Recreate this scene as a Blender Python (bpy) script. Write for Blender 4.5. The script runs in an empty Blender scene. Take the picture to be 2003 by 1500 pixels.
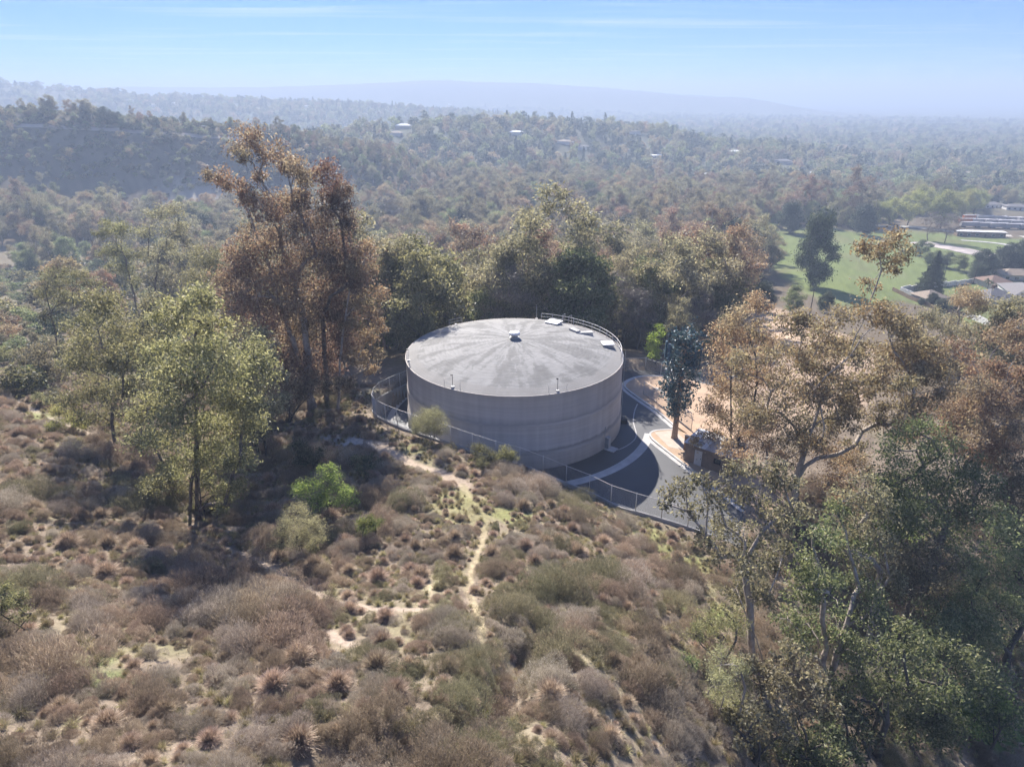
import bpy, bmesh, math, random
import numpy as np
from mathutils import Vector

# ------------------------------------------------------------------ camera, sky, sun, exposure
sc = bpy.context.scene
F_PX, CAM_Z = 1300.0, 44.3
PITCH = math.atan(563 / F_PX)
cd_ = bpy.data.cameras.new('camera'); cam = bpy.data.objects.new('camera', cd_)
sc.collection.objects.link(cam); sc.camera = cam
cam.location = (0, 0, CAM_Z); cam.rotation_euler = (math.pi / 2 - PITCH, 0, 0)
cd_.sensor_width = 36; cd_.lens = 36 * F_PX / 2003; cd_.clip_start = 0.5; cd_.clip_end = 60000

SUN_AZ, SUN_EL = math.radians(-14), math.radians(38)
TO_SUN = Vector((math.sin(SUN_AZ) * math.cos(SUN_EL), math.cos(SUN_AZ) * math.cos(SUN_EL), math.sin(SUN_EL)))
ld = bpy.data.lights.new('sun', 'SUN'); sun = bpy.data.objects.new('sun', ld); sc.collection.objects.link(sun)
ld.energy = 5.0; ld.angle = math.radians(0.6); ld.color = (1.0, 0.945, 0.88)
sun.rotation_euler = TO_SUN.to_track_quat('Z', 'Y').to_euler()

world = bpy.data.worlds.new('World'); sc.world = world; world.use_nodes = True
wn, wl = world.node_tree.nodes, world.node_tree.links; wn.clear()
w_out = wn.new('ShaderNodeOutputWorld'); w_bg = wn.new('ShaderNodeBackground')
w_sky = wn.new('ShaderNodeTexSky'); w_sky.sky_type = 'NISHITA'; w_sky.sun_disc = False
w_sky.sun_elevation = SUN_EL; w_sky.sun_rotation = SUN_AZ
w_sky.altitude = 300; w_sky.air_density = 1.0; w_sky.dust_density = 0.0; w_sky.ozone_density = 5.0
w_bg.inputs['Strength'].default_value = 0.105
# the air near the ground is built as haze below, so the sky model starts above its own horizon murk
s_tc = wn.new('ShaderNodeTexCoord'); s_mp = wn.new('ShaderNodeMapping'); s_mp.inputs['Location'].default_value = (0, 0, 0.17); s_mp.inputs['Scale'].default_value = (1, 1, 2.4)
s_nm = wn.new('ShaderNodeVectorMath'); s_nm.operation = 'NORMALIZE'
wl.new(s_tc.outputs['Generated'], s_mp.inputs[0]); wl.new(s_mp.outputs[0], s_nm.inputs[0]); wl.new(s_nm.outputs[0], w_sky.inputs['Vector'])
# thin cirrus spread over the whole dome: noise on a high flat cloud layer
tc = wn.new('ShaderNodeTexCoord'); sx = wn.new('ShaderNodeSeparateXYZ'); wl.new(tc.outputs['Generated'], sx.inputs[0])
def wmath(op, a, b):
    n = wn.new('ShaderNodeMath'); n.operation = op
    for i, v in enumerate((a, b)):
        if isinstance(v, (int, float)): n.inputs[i].default_value = v
        else: wl.new(v, n.inputs[i])
    return n.outputs[0]
zc = wmath('MAXIMUM', sx.outputs[2], 0.03)
cx = wmath('DIVIDE', sx.outputs[0], zc); cy = wmath('DIVIDE', sx.outputs[1], zc)
cmb = wn.new('ShaderNodeCombineXYZ'); wl.new(wmath('MULTIPLY', cx, 0.16), cmb.inputs[0]); wl.new(wmath('MULTIPLY', cy, 0.7), cmb.inputs[1])
cno = wn.new('ShaderNodeTexNoise'); cno.inputs['Scale'].default_value = 1.0; cno.inputs['Detail'].default_value = 5; cno.inputs['Roughness'].default_value = 0.55; cno.inputs['Distortion'].default_value = 0.25
wl.new(cmb.outputs[0], cno.inputs['Vector'])
crp = wn.new('ShaderNodeValToRGB'); crp.color_ramp.elements[0].position = 0.52; crp.color_ramp.elements[1].position = 0.76
crp.color_ramp.elements[0].color = (0, 0, 0, 1); crp.color_ramp.elements[1].color = (0.34, 0.34, 0.34, 1)
wl.new(cno.outputs['Fac'], crp.inputs[0])
cmx = wn.new('ShaderNodeMixRGB'); wl.new(crp.outputs[0], cmx.inputs[0]); cmx.inputs[2].default_value = (5.6, 5.5, 5.7, 1)
wtint = wn.new('ShaderNodeMixRGB'); wtint.blend_type = 'MULTIPLY'; wtint.inputs[0].default_value = 1; wtint.inputs[2].default_value = (0.58, 0.70, 1.0, 1)
wl.new(w_sky.outputs[0], wtint.inputs[1]); wl.new(wtint.outputs[0], cmx.inputs[1])
wl.new(cmx.outputs[0], w_bg.inputs['Color']); wl.new(w_bg.outputs[0], w_out.inputs['Surface'])

sc.view_settings.view_transform = 'Standard'; sc.view_settings.look = 'None'
sc.view_settings.gamma = 1.0; sc.view_settings.use_curve_mapping = False
sc.view_settings.exposure = 1.2
HAZE_DENSITY = 0.00050
sc.render.engine = 'CYCLES'
cy_ = sc.cycles
cy_.use_denoising = True; cy_.max_bounces = 4; cy_.diffuse_bounces = 1; cy_.glossy_bounces = 1
cy_.transmission_bounces = 3; cy_.transparent_max_bounces = 6; cy_.volume_bounces = 0
cy_.use_light_tree = False; cy_.use_adaptive_sampling = True; cy_.adaptive_threshold = 0.015
cy_.caustics_reflective = False; cy_.caustics_refractive = False; cy_.sample_clamp_indirect = 4; cy_.sample_clamp_direct = 12

# ------------------------------------------------------------------ layout helpers: photograph pixel -> world ray
CP, SP = math.cos(PITCH), math.sin(PITCH)
def pray(px, py):
    u, v = (px - 1001.5) / F_PX, (750 - py) / F_PX
    return np.array([u, CP + v * SP, -SP + v * CP])
def at_z(px, py, z=0.0):
    d = pray(px, py); return np.array([0, 0, CAM_Z]) + d * ((z - CAM_Z) / d[2])
def at_y(px, py, Y):
    d = pray(px, py); return np.array([0, 0, CAM_Z]) + d * (Y / d[1])

# ------------------------------------------------------------------ mesh helpers
COL = sc.collection
def mesh_np(name, V, F, smooth=False, attrs=None):
    """V (n,3), F (m,k) array of one polygon size"""
    V = np.asarray(V, np.float32); F = np.asarray(F, np.int32); k = F.shape[1]
    me = bpy.data.meshes.new(name)
    me.vertices.add(len(V)); me.vertices.foreach_set('co', V.ravel())
    me.loops.add(F.size); me.loops.foreach_set('vertex_index', F.ravel())
    me.polygons.add(len(F)); me.polygons.foreach_set('loop_start', np.arange(0, F.size, k, dtype=np.int32))
    if smooth: me.polygons.foreach_set('use_smooth', np.ones(len(F), bool))
    me.update(calc_edges=True)
    for an, (typ, data) in (attrs or {}).items():
        a = me.attributes.new(an, typ, 'POINT')
        a.data.foreach_set('color' if typ == 'FLOAT_COLOR' else 'value', np.asarray(data, np.float32).ravel())
    return me
def link(name, me, mat=None, parent=None, loc=None):
    o = bpy.data.objects.new(name, me); COL.objects.link(o)
    if mat is not None and me is not None:
        if not me.materials: me.materials.append(mat)
    if parent is not None: o.parent = parent
    if loc is not None: o.location = loc
    return o
def tag(o, label=None, cat=None, group=None, kind=None):
    if label: o['label'] = label
    if cat: o['category'] = cat
    if group: o['group'] = group
    if kind: o['kind'] = kind
    return o
def empty(name, loc=(0, 0, 0), rz=0.0):
    o = bpy.data.objects.new(name, None); COL.objects.link(o); o.location = loc; o.rotation_euler[2] = rz
    o.empty_display_size = 0.3; return o

class MB:
    """collects polygons into one mesh"""
    def __init__(s): s.v, s.f = [], []
    def poly(s, pts):
        n = len(s.v); s.v += [tuple(p) for p in pts]; s.f.append(tuple(range(n, n + len(pts)))); return s
    def box(s, c, size, rz=0.0):
        hx, hy, hz = (a / 2 for a in size); cr, sr = math.cos(rz), math.sin(rz); n = len(s.v)
        for dz in (-hz, hz):
            for dx, dy in ((-hx, -hy), (hx, -hy), (hx, hy), (-hx, hy)):
                s.v.append((c[0] + dx * cr - dy * sr, c[1] + dx * sr + dy * cr, c[2] + dz))
        s.f += [(n + 3, n + 2, n + 1, n), (n + 4, n + 5, n + 6, n + 7)] + [(n + i, n + (i + 1) % 4, n + 4 + (i + 1) % 4, n + 4 + i) for i in range(4)]
        return s
    def tube(s, pts, r, k=6, closed=False, cap=True):
        pts = [Vector(p) for p in pts]; m = len(pts); n0 = len(s.v)
        rr = r if isinstance(r, (list, tuple)) else [r] * m
        for i, p in enumerate(pts):
            a = pts[(i - 1) % m] if (closed or i > 0) else p; b = pts[(i + 1) % m] if (closed or i < m - 1) else p
            d = (b - a).normalized(); up = Vector((0, 0, 1)) if abs(d.z) < 0.95 else Vector((1, 0, 0))
            e1 = d.cross(up).normalized(); e2 = e1.cross(d)
            for j in range(k):
                t = 2 * math.pi * j / k; q = p + (e1 * math.cos(t) + e2 * math.sin(t)) * rr[i]; s.v.append(tuple(q))
        for i in range(m if closed else m - 1):
            a, b = n0 + i * k, n0 + ((i + 1) % m) * k
            for j in range(k): s.f.append((a + j, a + (j + 1) % k, b + (j + 1) % k, b + j))
        if cap and not closed:
            s.f.append(tuple(n0 + j for j in range(k))[::-1]); s.f.append(tuple(n0 + (m - 1) * k + j for j in range(k)))
        return s
    def lathe(s, prof, k=24, c=(0, 0, 0), capb=False, capt=False):
        n0 = len(s.v)
        for r, z in prof:
            for j in range(k):
                t = 2 * math.pi * j / k; s.v.append((c[0] + r * math.cos(t), c[1] + r * math.sin(t), c[2] + z))
        for i in range(len(prof) - 1):
            a, b = n0 + i * k, n0 + (i + 1) * k
            for j in range(k): s.f.append((a + j, a + (j + 1) % k, b + (j + 1) % k, b + j))
        if capb: s.f.append(tuple(n0 + j for j in range(k))[::-1])
        if capt: s.f.append(tuple(n0 + (len(prof) - 1) * k + j for j in range(k)))
        return s
    def strip(s, left, right):
        n = len(s.v); m = len(left); s.v += [tuple(p) for p in left] + [tuple(p) for p in right]
        for i in range(m - 1): s.f.append((n + i, n + m + i, n + m + i + 1, n + i + 1))
        return s
    def mesh(s, name, smooth=False):
        me = bpy.data.meshes.new(name); me.from_pydata(s.v, [], s.f)
        if smooth: me.polygons.foreach_set('use_smooth', np.ones(len(me.polygons), bool))
        me.update(); return me
    def build(s, name, mat, parent=None, smooth=False, loc=None): return link(name, s.mesh(name, smooth), mat, parent, loc)

def resample(pts, step):
    pts = np.asarray(pts, float); seg = np.linalg.norm(np.diff(pts, axis=0), axis=1); t = np.r_[0, np.cumsum(seg)]
    n = max(2, int(t[-1] / step) + 1); u = np.linspace(0, t[-1], n)
    return np.stack([np.interp(u, t, pts[:, i]) for i in range(pts.shape[1])], 1)
def catmull(pts, step=1.0):
    P = np.asarray(pts, float); Q = np.vstack([2 * P[0] - P[1], P, 2 * P[-1] - P[-2]]); out = []
    for i in range(1, len(Q) - 2):
        t = np.linspace(0, 1, 12, endpoint=False)[:, None]; a, b, c, d = Q[i - 1], Q[i], Q[i + 1], Q[i + 2]
        out.append(0.5 * ((2 * b) + (c - a) * t + (2 * a - 5 * b + 4 * c - d) * t ** 2 + (3 * b - a - 3 * c + d) * t ** 3))
    out.append(P[-1:]); return resample(np.vstack(out), step)
def offset2(pts, w):
    P = np.asarray(pts, float)[:, :2]; d = np.gradient(P, axis=0); d /= np.linalg.norm(d, axis=1)[:, None] + 1e-9
    return P + np.stack([-d[:, 1], d[:, 0]], 1) * w

# ------------------------------------------------------------------ noise (numpy value noise)
def _h(ix, iy, seed):
    n = (ix.astype(np.int64) * 374761393 + iy.astype(np.int64) * 668265263 + seed * 974711) & 0x7fffffff
    n = ((n ^ (n >> 13)) * 1274126177) & 0x7fffffff
    return ((n ^ (n >> 16)) & 0xffff) / 65535.0
def vnoise(x, y, seed=0):
    ix, iy = np.floor(x), np.floor(y); fx, fy = x - ix, y - iy
    fx, fy = fx * fx * (3 - 2 * fx), fy * fy * (3 - 2 * fy)
    a, b, c, d = _h(ix, iy, seed), _h(ix + 1, iy, seed), _h(ix, iy + 1, seed), _h(ix + 1, iy + 1, seed)
    return (a * (1 - fx) + b * fx) * (1 - fy) + (c * (1 - fx) + d * fx) * fy
def fbm(x, y, seed=0, o=4):
    s, a = 0, 0.5
    for i in range(o): s = s + a * (vnoise(x * 2 ** i, y * 2 ** i, seed + i) - 0.5); a *= 0.5
    return s
def sstep(a, b, x):
    t = np.clip((x - a) / (b - a), 0, 1); return t * t * (3 - 2 * t)
def pdist(X, Y, poly):
    """distance of points to a polyline"""
    X, Y = np.asarray(X, float), np.asarray(Y, float); best = np.full(X.shape, 1e9)
    for (ax, ay), (bx, by) in zip(poly[:-1], poly[1:]):
        dx, dy = bx - ax, by - ay; t = np.clip(((X - ax) * dx + (Y - ay) * dy) / (dx * dx + dy * dy + 1e-9), 0, 1)
        best = np.minimum(best, np.hypot(X - ax - t * dx, Y - ay - t * dy))
    return best
def inside(X, Y, poly):
    X, Y = np.asarray(X, float), np.asarray(Y, float); c = np.zeros(X.shape, bool); n = len(poly)
    for i in range(n):
        (x1, y1), (x2, y2) = poly[i], poly[(i + 1) % n]
        if y1 == y2: continue
        c ^= ((y1 > Y) != (y2 > Y)) & (X < (x2 - x1) * (Y - y1) / (y2 - y1) + x1)
    return c

# ------------------------------------------------------------------ materials
def mat_new(name):
    m = bpy.data.materials.new(name); m.use_nodes = True; nt = m.node_tree
    return m, nt, nt.nodes['Principled BSDF']
def nd(nt, typ, **kw):
    n = nt.nodes.new(typ)
    for k, v in kw.items(): setattr(n, k, v)
    return n
def surf(name, col, rough=0.85, var=0.25, scale=1.5, bump=0.3, bscale=8.0, spec=0.2, metal=0.0, detail=6):
    """plain rough material whose colour wanders with two octaves of noise, plus bump"""
    m, nt, p = mat_new(name); L = nt.links
    t = nd(nt, 'ShaderNodeTexCoord'); n1 = nd(nt, 'ShaderNodeTexNoise'); n1.inputs['Scale'].default_value = scale; n1.inputs['Detail'].default_value = detail
    L.new(t.outputs['Object'], n1.inputs['Vector'])
    r = nd(nt, 'ShaderNodeValToRGB'); e = r.color_ramp.elements; e[0].position, e[1].position = 0.3, 0.7
    e[0].color = (*[c * (1 - var) for c in col], 1); e[1].color = (*[min(1, c * (1 + var)) for c in col], 1)
    L.new(n1.outputs['Fac'], r.inputs[0]); L.new(r.outputs[0], p.inputs['Base Color'])
    p.inputs['Roughness'].default_value = rough; p.inputs['Specular IOR Level'].default_value = spec; p.inputs['Metallic'].default_value = metal
    if bump > 0:
        n2 = nd(nt, 'ShaderNodeTexNoise'); n2.inputs['Scale'].default_value = bscale; n2.inputs['Detail'].default_value = 4
        L.new(t.outputs['Object'], n2.inputs['Vector'])
        b = nd(nt, 'ShaderNodeBump'); b.inputs['Strength'].default_value = bump; b.inputs['Distance'].default_value = 0.05
        L.new(n2.outputs['Fac'], b.inputs['Height']); L.new(b.outputs[0], p.inputs['Normal'])
    return m
def leafmat(name, ca, cb, cc, rough=0.52, trans=0.5, spec=0.3, thru=(1.5, 1.46, 1.22), hue=0.016, val=0.3):
    """ca/cb mixed per clump, cc mixed in per leaf; each plant shifts a little by its own random number"""
    m, nt, p = mat_new(name); L = nt.links
    a1 = nd(nt, 'ShaderNodeAttribute', attribute_name='c'); a2 = nd(nt, 'ShaderNodeAttribute', attribute_name='v'); oi = nd(nt, 'ShaderNodeObjectInfo')
    mx = nd(nt, 'ShaderNodeMixRGB'); mx.inputs[1].default_value = (*ca, 1); mx.inputs[2].default_value = (*cb, 1); L.new(a1.outputs['Fac'], mx.inputs[0])
    m2 = nd(nt, 'ShaderNodeMixRGB'); m2.inputs[2].default_value = (*cc, 1); L.new(mx.outputs[0], m2.inputs[1])
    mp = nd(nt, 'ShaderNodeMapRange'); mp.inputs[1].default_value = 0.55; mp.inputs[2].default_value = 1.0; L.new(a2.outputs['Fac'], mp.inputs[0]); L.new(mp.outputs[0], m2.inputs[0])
    hs = nd(nt, 'ShaderNodeHueSaturation'); L.new(m2.outputs[0], hs.inputs['Color'])
    h1 = nd(nt, 'ShaderNodeMapRange'); h1.inputs[3].default_value = 0.5 - hue; h1.inputs[4].default_value = 0.5 + hue; L.new(oi.outputs['Random'], h1.inputs[0]); L.new(h1.outputs[0], hs.inputs['Hue'])
    v1 = nd(nt, 'ShaderNodeMath', operation='MULTIPLY'); v1.inputs[1].default_value = 7.31; L.new(oi.outputs['Random'], v1.inputs[0])
    v2 = nd(nt, 'ShaderNodeMath', operation='FRACT'); L.new(v1.outputs[0], v2.inputs[0])
    v3 = nd(nt, 'ShaderNodeMapRange'); v3.inputs[3].default_value = 1 - val; v3.inputs[4].default_value = 1 + val; L.new(v2.outputs[0], v3.inputs[0])
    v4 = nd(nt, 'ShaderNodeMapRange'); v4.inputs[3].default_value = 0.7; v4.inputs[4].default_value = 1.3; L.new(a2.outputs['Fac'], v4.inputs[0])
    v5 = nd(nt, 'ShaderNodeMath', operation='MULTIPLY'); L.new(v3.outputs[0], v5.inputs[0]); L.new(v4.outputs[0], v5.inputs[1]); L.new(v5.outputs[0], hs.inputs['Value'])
    L.new(hs.outputs[0], p.inputs['Base Color']); p.inputs['Roughness'].default_value = rough; p.inputs['Specular IOR Level'].default_value = spec
    tr = nd(nt, 'ShaderNodeBsdfTranslucent'); tb = nd(nt, 'ShaderNodeVectorMath', operation='MULTIPLY'); tb.inputs[1].default_value = thru; L.new(hs.outputs[0], tb.inputs[0]); L.new(tb.outputs[0], tr.inputs['Color'])   # light through a leaf is brighter and yellower than off it
    ms = nd(nt, 'ShaderNodeMixShader'); ms.inputs[0].default_value = trans; L.new(p.outputs[0], ms.inputs[1]); L.new(tr.outputs[0], ms.inputs[2])
    L.new(ms.outputs[0], nt.nodes['Material Output'].inputs['Surface'])
    return m
M = {}
M['concrete'] = surf('concrete', (0.50, 0.48, 0.45), var=0.16, scale=0.8, bump=0.15)
M['concrete_wall'] = surf('retaining_concrete', (0.44, 0.42, 0.39), var=0.22, scale=0.5, bump=0.3, bscale=3)
M['asphalt'] = surf('asphalt', (0.05, 0.05, 0.052), var=0.25, scale=0.22, bump=0.12, bscale=25, rough=0.55, spec=0.6)
M['dirt'] = surf('dirt', (0.47, 0.33, 0.22), var=0.18, scale=0.5, bump=0.4, bscale=4)
M['white_metal'] = surf('painted_metal', (0.66, 0.62, 0.56), var=0.08, bump=0, rough=0.5, spec=0.4)
M['white'] = surf('white_paint', (0.80, 0.79, 0.77), var=0.05, bump=0, rough=0.55, spec=0.4)
M['galv'] = surf('galvanised_steel', (0.50, 0.51, 0.52), var=0.12, bump=0, rough=0.45, metal=0.6, spec=0.5)
M['dark'] = surf('dark_metal', (0.03, 0.03, 0.035), var=0.2, bump=0, rough=0.5)
M['bark_pale'] = surf('pale_bark', (0.40, 0.34, 0.28), var=0.38, scale=1.6, bump=0.4, bscale=5)
M['bark'] = surf('grey_bark', (0.19, 0.155, 0.125), var=0.4, scale=2.0, bump=0.5, bscale=6)
M['bark_dark'] = surf('dark_bark', (0.10, 0.085, 0.07), var=0.35, scale=2.0, bump=0.5, bscale=6)
M['wood_brown'] = surf('brown_block', (0.27, 0.19, 0.135), var=0.2, scale=1.2, bump=0.4, bscale=9)
M['stucco'] = surf('stucco', (0.62, 0.55, 0.46), var=0.08, scale=1.0, bump=0.1)
M['stucco_white'] = surf('white_stucco', (0.74, 0.71, 0.67), var=0.06, scale=1.0, bump=0.1)
M['roof_grey'] = surf('grey_shingle', (0.20, 0.185, 0.18), var=0.2, scale=2.5, bump=0.4, bscale=12)
M['roof_tan'] = surf('tan_shingle', (0.34, 0.27, 0.20), var=0.2, scale=2.5, bump=0.4, bscale=12)
M['roof_white'] = surf('white_roof', (0.78, 0.77, 0.75), var=0.06, scale=1.0, bump=0.05)
M['roof_brown'] = surf('brown_shingle', (0.24, 0.16, 0.12), var=0.2, scale=2.5, bump=0.4, bscale=12)
M['glass'] = surf('window_glass', (0.03, 0.04, 0.05), var=0.1, bump=0, rough=0.08, spec=0.6)
M['door'] = surf('door_wood', (0.14, 0.08, 0.05), var=0.2, bump=0.1)
M['orange'] = surf('orange_paint', (0.55, 0.16, 0.05), var=0.1, bump=0, rough=0.5)
M['trailer'] = surf('trailer_grey', (0.46, 0.44, 0.44), var=0.1, bump=0.05, rough=0.6)
M['car_white'] = surf('white_car_paint', (0.75, 0.76, 0.78), var=0.03, bump=0, rough=0.2, spec=0.5)
M['car_dark'] = surf('dark_car_paint', (0.05, 0.055, 0.07), var=0.05, bump=0, rough=0.2, spec=0.5)
M['rubber'] = surf('rubber', (0.02, 0.02, 0.02), var=0.1, bump=0)
# leaves
M['lf_rust'] = leafmat('rust_leaves', (0.18, 0.15, 0.11), (0.26, 0.152, 0.112), (0.31, 0.255, 0.185))
M['lf_brown'] = leafmat('brown_leaves', (0.215, 0.185, 0.12), (0.3, 0.19, 0.12), (0.34, 0.285, 0.195))
M['lf_olive'] = leafmat('olive_leaves', (0.168, 0.161, 0.098), (0.213, 0.187, 0.122), (0.302, 0.275, 0.185))
M['lf_green'] = leafmat('green_leaves', (0.125, 0.165, 0.08), (0.18, 0.21, 0.095), (0.28, 0.28, 0.165))
M['lf_yel'] = leafmat('yellow_green_leaves', (0.165, 0.17, 0.082), (0.21, 0.2, 0.098), (0.265, 0.25, 0.15))
M['lf_vivid'] = leafmat('vivid_green_leaves', (0.11, 0.175, 0.05), (0.16, 0.225, 0.065), (0.25, 0.29, 0.10))
M['lf_dark'] = leafmat('dark_green_leaves', (0.042, 0.066, 0.036), (0.072, 0.090, 0.048), (0.108, 0.120, 0.060), trans=0.2)
M['lf_lime'] = leafmat('lime_leaves', (0.24, 0.32, 0.05), (0.30, 0.36, 0.07), (0.33, 0.36, 0.10))
M['lf_willow'] = leafmat('willow_leaves', (0.20, 0.24, 0.07), (0.27, 0.27, 0.09), (0.30, 0.29, 0.14))
M['lf_sage'] = leafmat('pale_sage_leaves', (0.26, 0.25, 0.15), (0.33, 0.31, 0.19), (0.38, 0.36, 0.22))
M['lf_grey'] = leafmat('bare_twigs', (0.17, 0.14, 0.12), (0.22, 0.18, 0.15), (0.26, 0.22, 0.18), trans=0.05)
M['lf_teal'] = leafmat('blue_green_plastic_leaves', (0.045, 0.10, 0.115), (0.07, 0.135, 0.15), (0.15, 0.22, 0.23), trans=0.08, rough=0.4, spec=0.5)
M['br_brown'] = leafmat('brown_brush', (0.257, 0.196, 0.144), (0.329, 0.256, 0.188), (0.452, 0.366, 0.277), trans=0.35, rough=0.8, spec=0.1, hue=0.012, val=0.3, thru=(1.2, 1.17, 1.12))
M['br_grey'] = leafmat('grey_brush', (0.330, 0.280, 0.226), (0.393, 0.339, 0.273), (0.532, 0.465, 0.378), trans=0.35, rough=0.8, spec=0.1, hue=0.012, val=0.25, thru=(1.2, 1.17, 1.12))
M['br_green'] = leafmat('grey_green_brush', (0.218, 0.204, 0.122), (0.277, 0.254, 0.152), (0.406, 0.370, 0.240), trans=0.35, rough=0.7, spec=0.1, hue=0.012, val=0.25, thru=(1.2, 1.17, 1.12))
M['br_tan'] = leafmat('tan_grass', (0.405, 0.304, 0.222), (0.478, 0.353, 0.257), (0.540, 0.439, 0.322), trans=0.3, rough=0.7, spec=0.1, hue=0.012, val=0.2, thru=(1.2, 1.17, 1.12))
M['grass'] = leafmat('dry_grass_blades', (0.328, 0.267, 0.173), (0.262, 0.256, 0.105), (0.437, 0.363, 0.252), trans=0.3, rough=0.8, spec=0.05)

# ------------------------------------------------------------------ TERRAIN
TANK = np.array([0.35, 89.8]); TR, TH_ = 15.5, 10.4
WALL = [(795, 753, 1.9), (765, 766, 2.5), (740, 780, 3.0), (729, 798, 3.5), (735, 812, 4.0), (751, 821, 4.5), (793, 839, 5.2), (856, 860, 5.3), (900, 874, 5.0),
        (940, 889, 4.6), (985, 902, 3.9), (1035, 915, 2.9), (1082, 936, 1.9), (1120, 950, 1.2), (1157, 965, 0.9), (1210, 991, 0.6), (1265, 1006, 0.4), (1358, 1035, 0.3), (1450, 1070, 0.3)]
wall_pts = np.array([at_z(*a) for a in WALL])
_ang0 = math.degrees(math.atan2(wall_pts[0][1] - TANK[1], wall_pts[0][0] - TANK[0]))
back = [(TANK[0] + 19.2 * math.cos(math.radians(a)), TANK[1] + 19.2 * math.sin(math.radians(a)), z) for a, z in ((62, 0.5), (85, 0.7), (108, 1.0), (132, 1.4))]
wall_line = catmull(np.vstack([np.array(back), wall_pts]), 0.8)
right_px = [(1455, 996), (1500, 930), (1480, 850), (1470, 780), (1420, 740), (1330, 728), (1240, 721)]
pad_poly = [tuple(p[:2]) for p in wall_line] + [tuple(at_z(*p)[:2]) for p in right_px]

CTRL = [(-300, 1500, 21), (0, 1500, 19.5), (500, 1500, 18), (1000, 1500, 16.5), (1300, 1500, 11), (1500, 1500, 5), (1700, 1500, 0), (2003, 1500, -6), (2300, 1500, -8),
        (0, 1200, 16), (400, 1200, 13), (800, 1200, 12), (1100, 1200, 11), (1300, 1250, 8.5), (1450, 1250, 4), (1600, 1300, 0), (1800, 1300, -4), (2003, 1250, -7),
        (0, 1000, 12.5), (200, 1000, 10), (400, 1050, 8.5), (600, 1050, 8.2), (900, 1050, 8.2), (1150, 1050, 5.2), (1250, 1080, 3.2), (1350, 1090, 1.0), (1500, 1130, -1),
        (1600, 1100, -2), (1800, 1100, -4), (2003, 1050, -5), (1520, 950, 0.1), (1560, 1000, -0.2), (1490, 1020, 0.1), (1700, 900, -1.5), (2003, 900, -4), (1500, 850, 0.15), (1480, 800, 0.15), (1520, 780, 0), (1650, 780, -1), (1900, 780, -6),
        (1450, 720, 0), (1560, 690, -2), (1650, 655, -6), (1800, 690, -10), (2003, 700, -14), (0, 860, 11), (150, 870, 8.5), (250, 900, 6.8), (380, 1000, 7.2), (550, 930, 6), (650, 880, 5.4),
        (750, 870, 5.4), (860, 920, 6.0), (940, 940, 5.8), (1000, 960, 5.6), (1060, 970, 4.2), (1130, 990, 2.6), (700, 820, 4.2), (600, 800, 3.2), (680, 770, 3), (450, 850, 4.8), (300, 850, 5.4),
        (0, 760, 6), (100, 740, 3), (250, 720, 0), (400, 720, -1), (550, 720, 0.5), (0, 680, -1), (200, 640, -7), (0, 600, -15), (150, 520, -33), (300, 520, -30), (0, 500, -34), (200, 460, -36),
        (100, 440, -34), (0, 420, -28), (1550, 560, -27), (1600, 520, -31), (1700, 560, -28), (1750, 500, -34), (1900, 470, -36), (2003, 480, -36), (1950, 600, -31), (1850, 640, -27), (2003, 660, -25), (1800, 440, -38), (1500, 450, -36)]
cw = [at_z(*c) for c in CTRL] + [np.array(p) for p in ((0, 112, 0.3), (0, 125, -3), (-16, 116, 0.4), (20, 118, -0.2), (0, 150, -11), (0, 200, -22), (-60, 150, -12), (-60, 200, -24), (60, 150, -8), (60, 200, -18),
      (0, 300, -34), (100, 300, -31), (-100, 300, -36), (0, 450, -38), (120, 450, -37), (30, 112, -0.3))]
for a in np.arange(3, len(WALL), 1): cw.append(wall_pts[a] + [0, -0.6, -0.1])
for th in (-1.0, -0.5, 0, 0.5, 1.0):
    for r, z in ((700, -42), (1500, -50), (4000, -55), (15000, -55)): cw.append(np.array([r * math.sin(th), r * math.cos(th), z]))
cw = np.array(cw)
def uv_(X, Y):
    X, Y = np.asarray(X, float), np.asarray(Y, float)
    return np.clip(np.arctan2(X, np.maximum(Y, 1e-3)), -1.15, 1.15) * 1.5, np.log(np.maximum(np.hypot(X, Y), 16.0))
_cu, _cv = uv_(cw[:, 0], cw[:, 1]); _n = len(cw)
def _k(d2): return 0.5 * d2 * np.log(d2 + 1e-12)
_K = _k((_cu[:, None] - _cu[None]) ** 2 + (_cv[:, None] - _cv[None]) ** 2) + np.eye(_n) * 2e-4
_P = np.stack([np.ones(_n), _cu, _cv], 1)
_S = np.linalg.solve(np.block([[_K, _P], [_P.T, np.zeros((3, 3))]]), np.r_[cw[:, 2], 0, 0, 0])
def _ridge(pts): return catmull(np.array([at_y(px, py, Y) for px, py, Y in pts]), pts[0][2] / 70)
RIDGES = [(_ridge([(-350, 205, 560), (0, 217, 560), (150, 225, 570), (300, 236, 590), (520, 258, 620), (700, 292, 650)]), 75.0),
          (_ridge([(-300, 165, 1900), (0, 170, 1900), (200, 188, 1900), (450, 200, 1900), (700, 210, 1950), (860, 222, 2000)]), 300.0),
          (_ridge([(620, 275, 880), (800, 252, 950), (1000, 246, 1000), (1250, 260, 1050), (1420, 290, 1050)]), 150.0),
          (_ridge([(-100, 182, 4100), (120, 177, 4100), (260, 170, 4100), (450, 171, 4100), (600, 168, 4050), (720, 163, 4000), (840, 157, 4000), (900, 159, 4000), (1000, 162, 4000), (1080, 165, 4050), (1180, 172, 4100), (1280, 181, 4100), (1420, 190, 4150)]), 430.0)]
GULLY = [tuple(at_z(*q)[:2]) for q in ((660, 1490, 17.5), (800, 1485, 17), (920, 1450, 16), (970, 1380, 14.5), (1030, 1310, 13.2), (1070, 1240, 11.8))]
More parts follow.
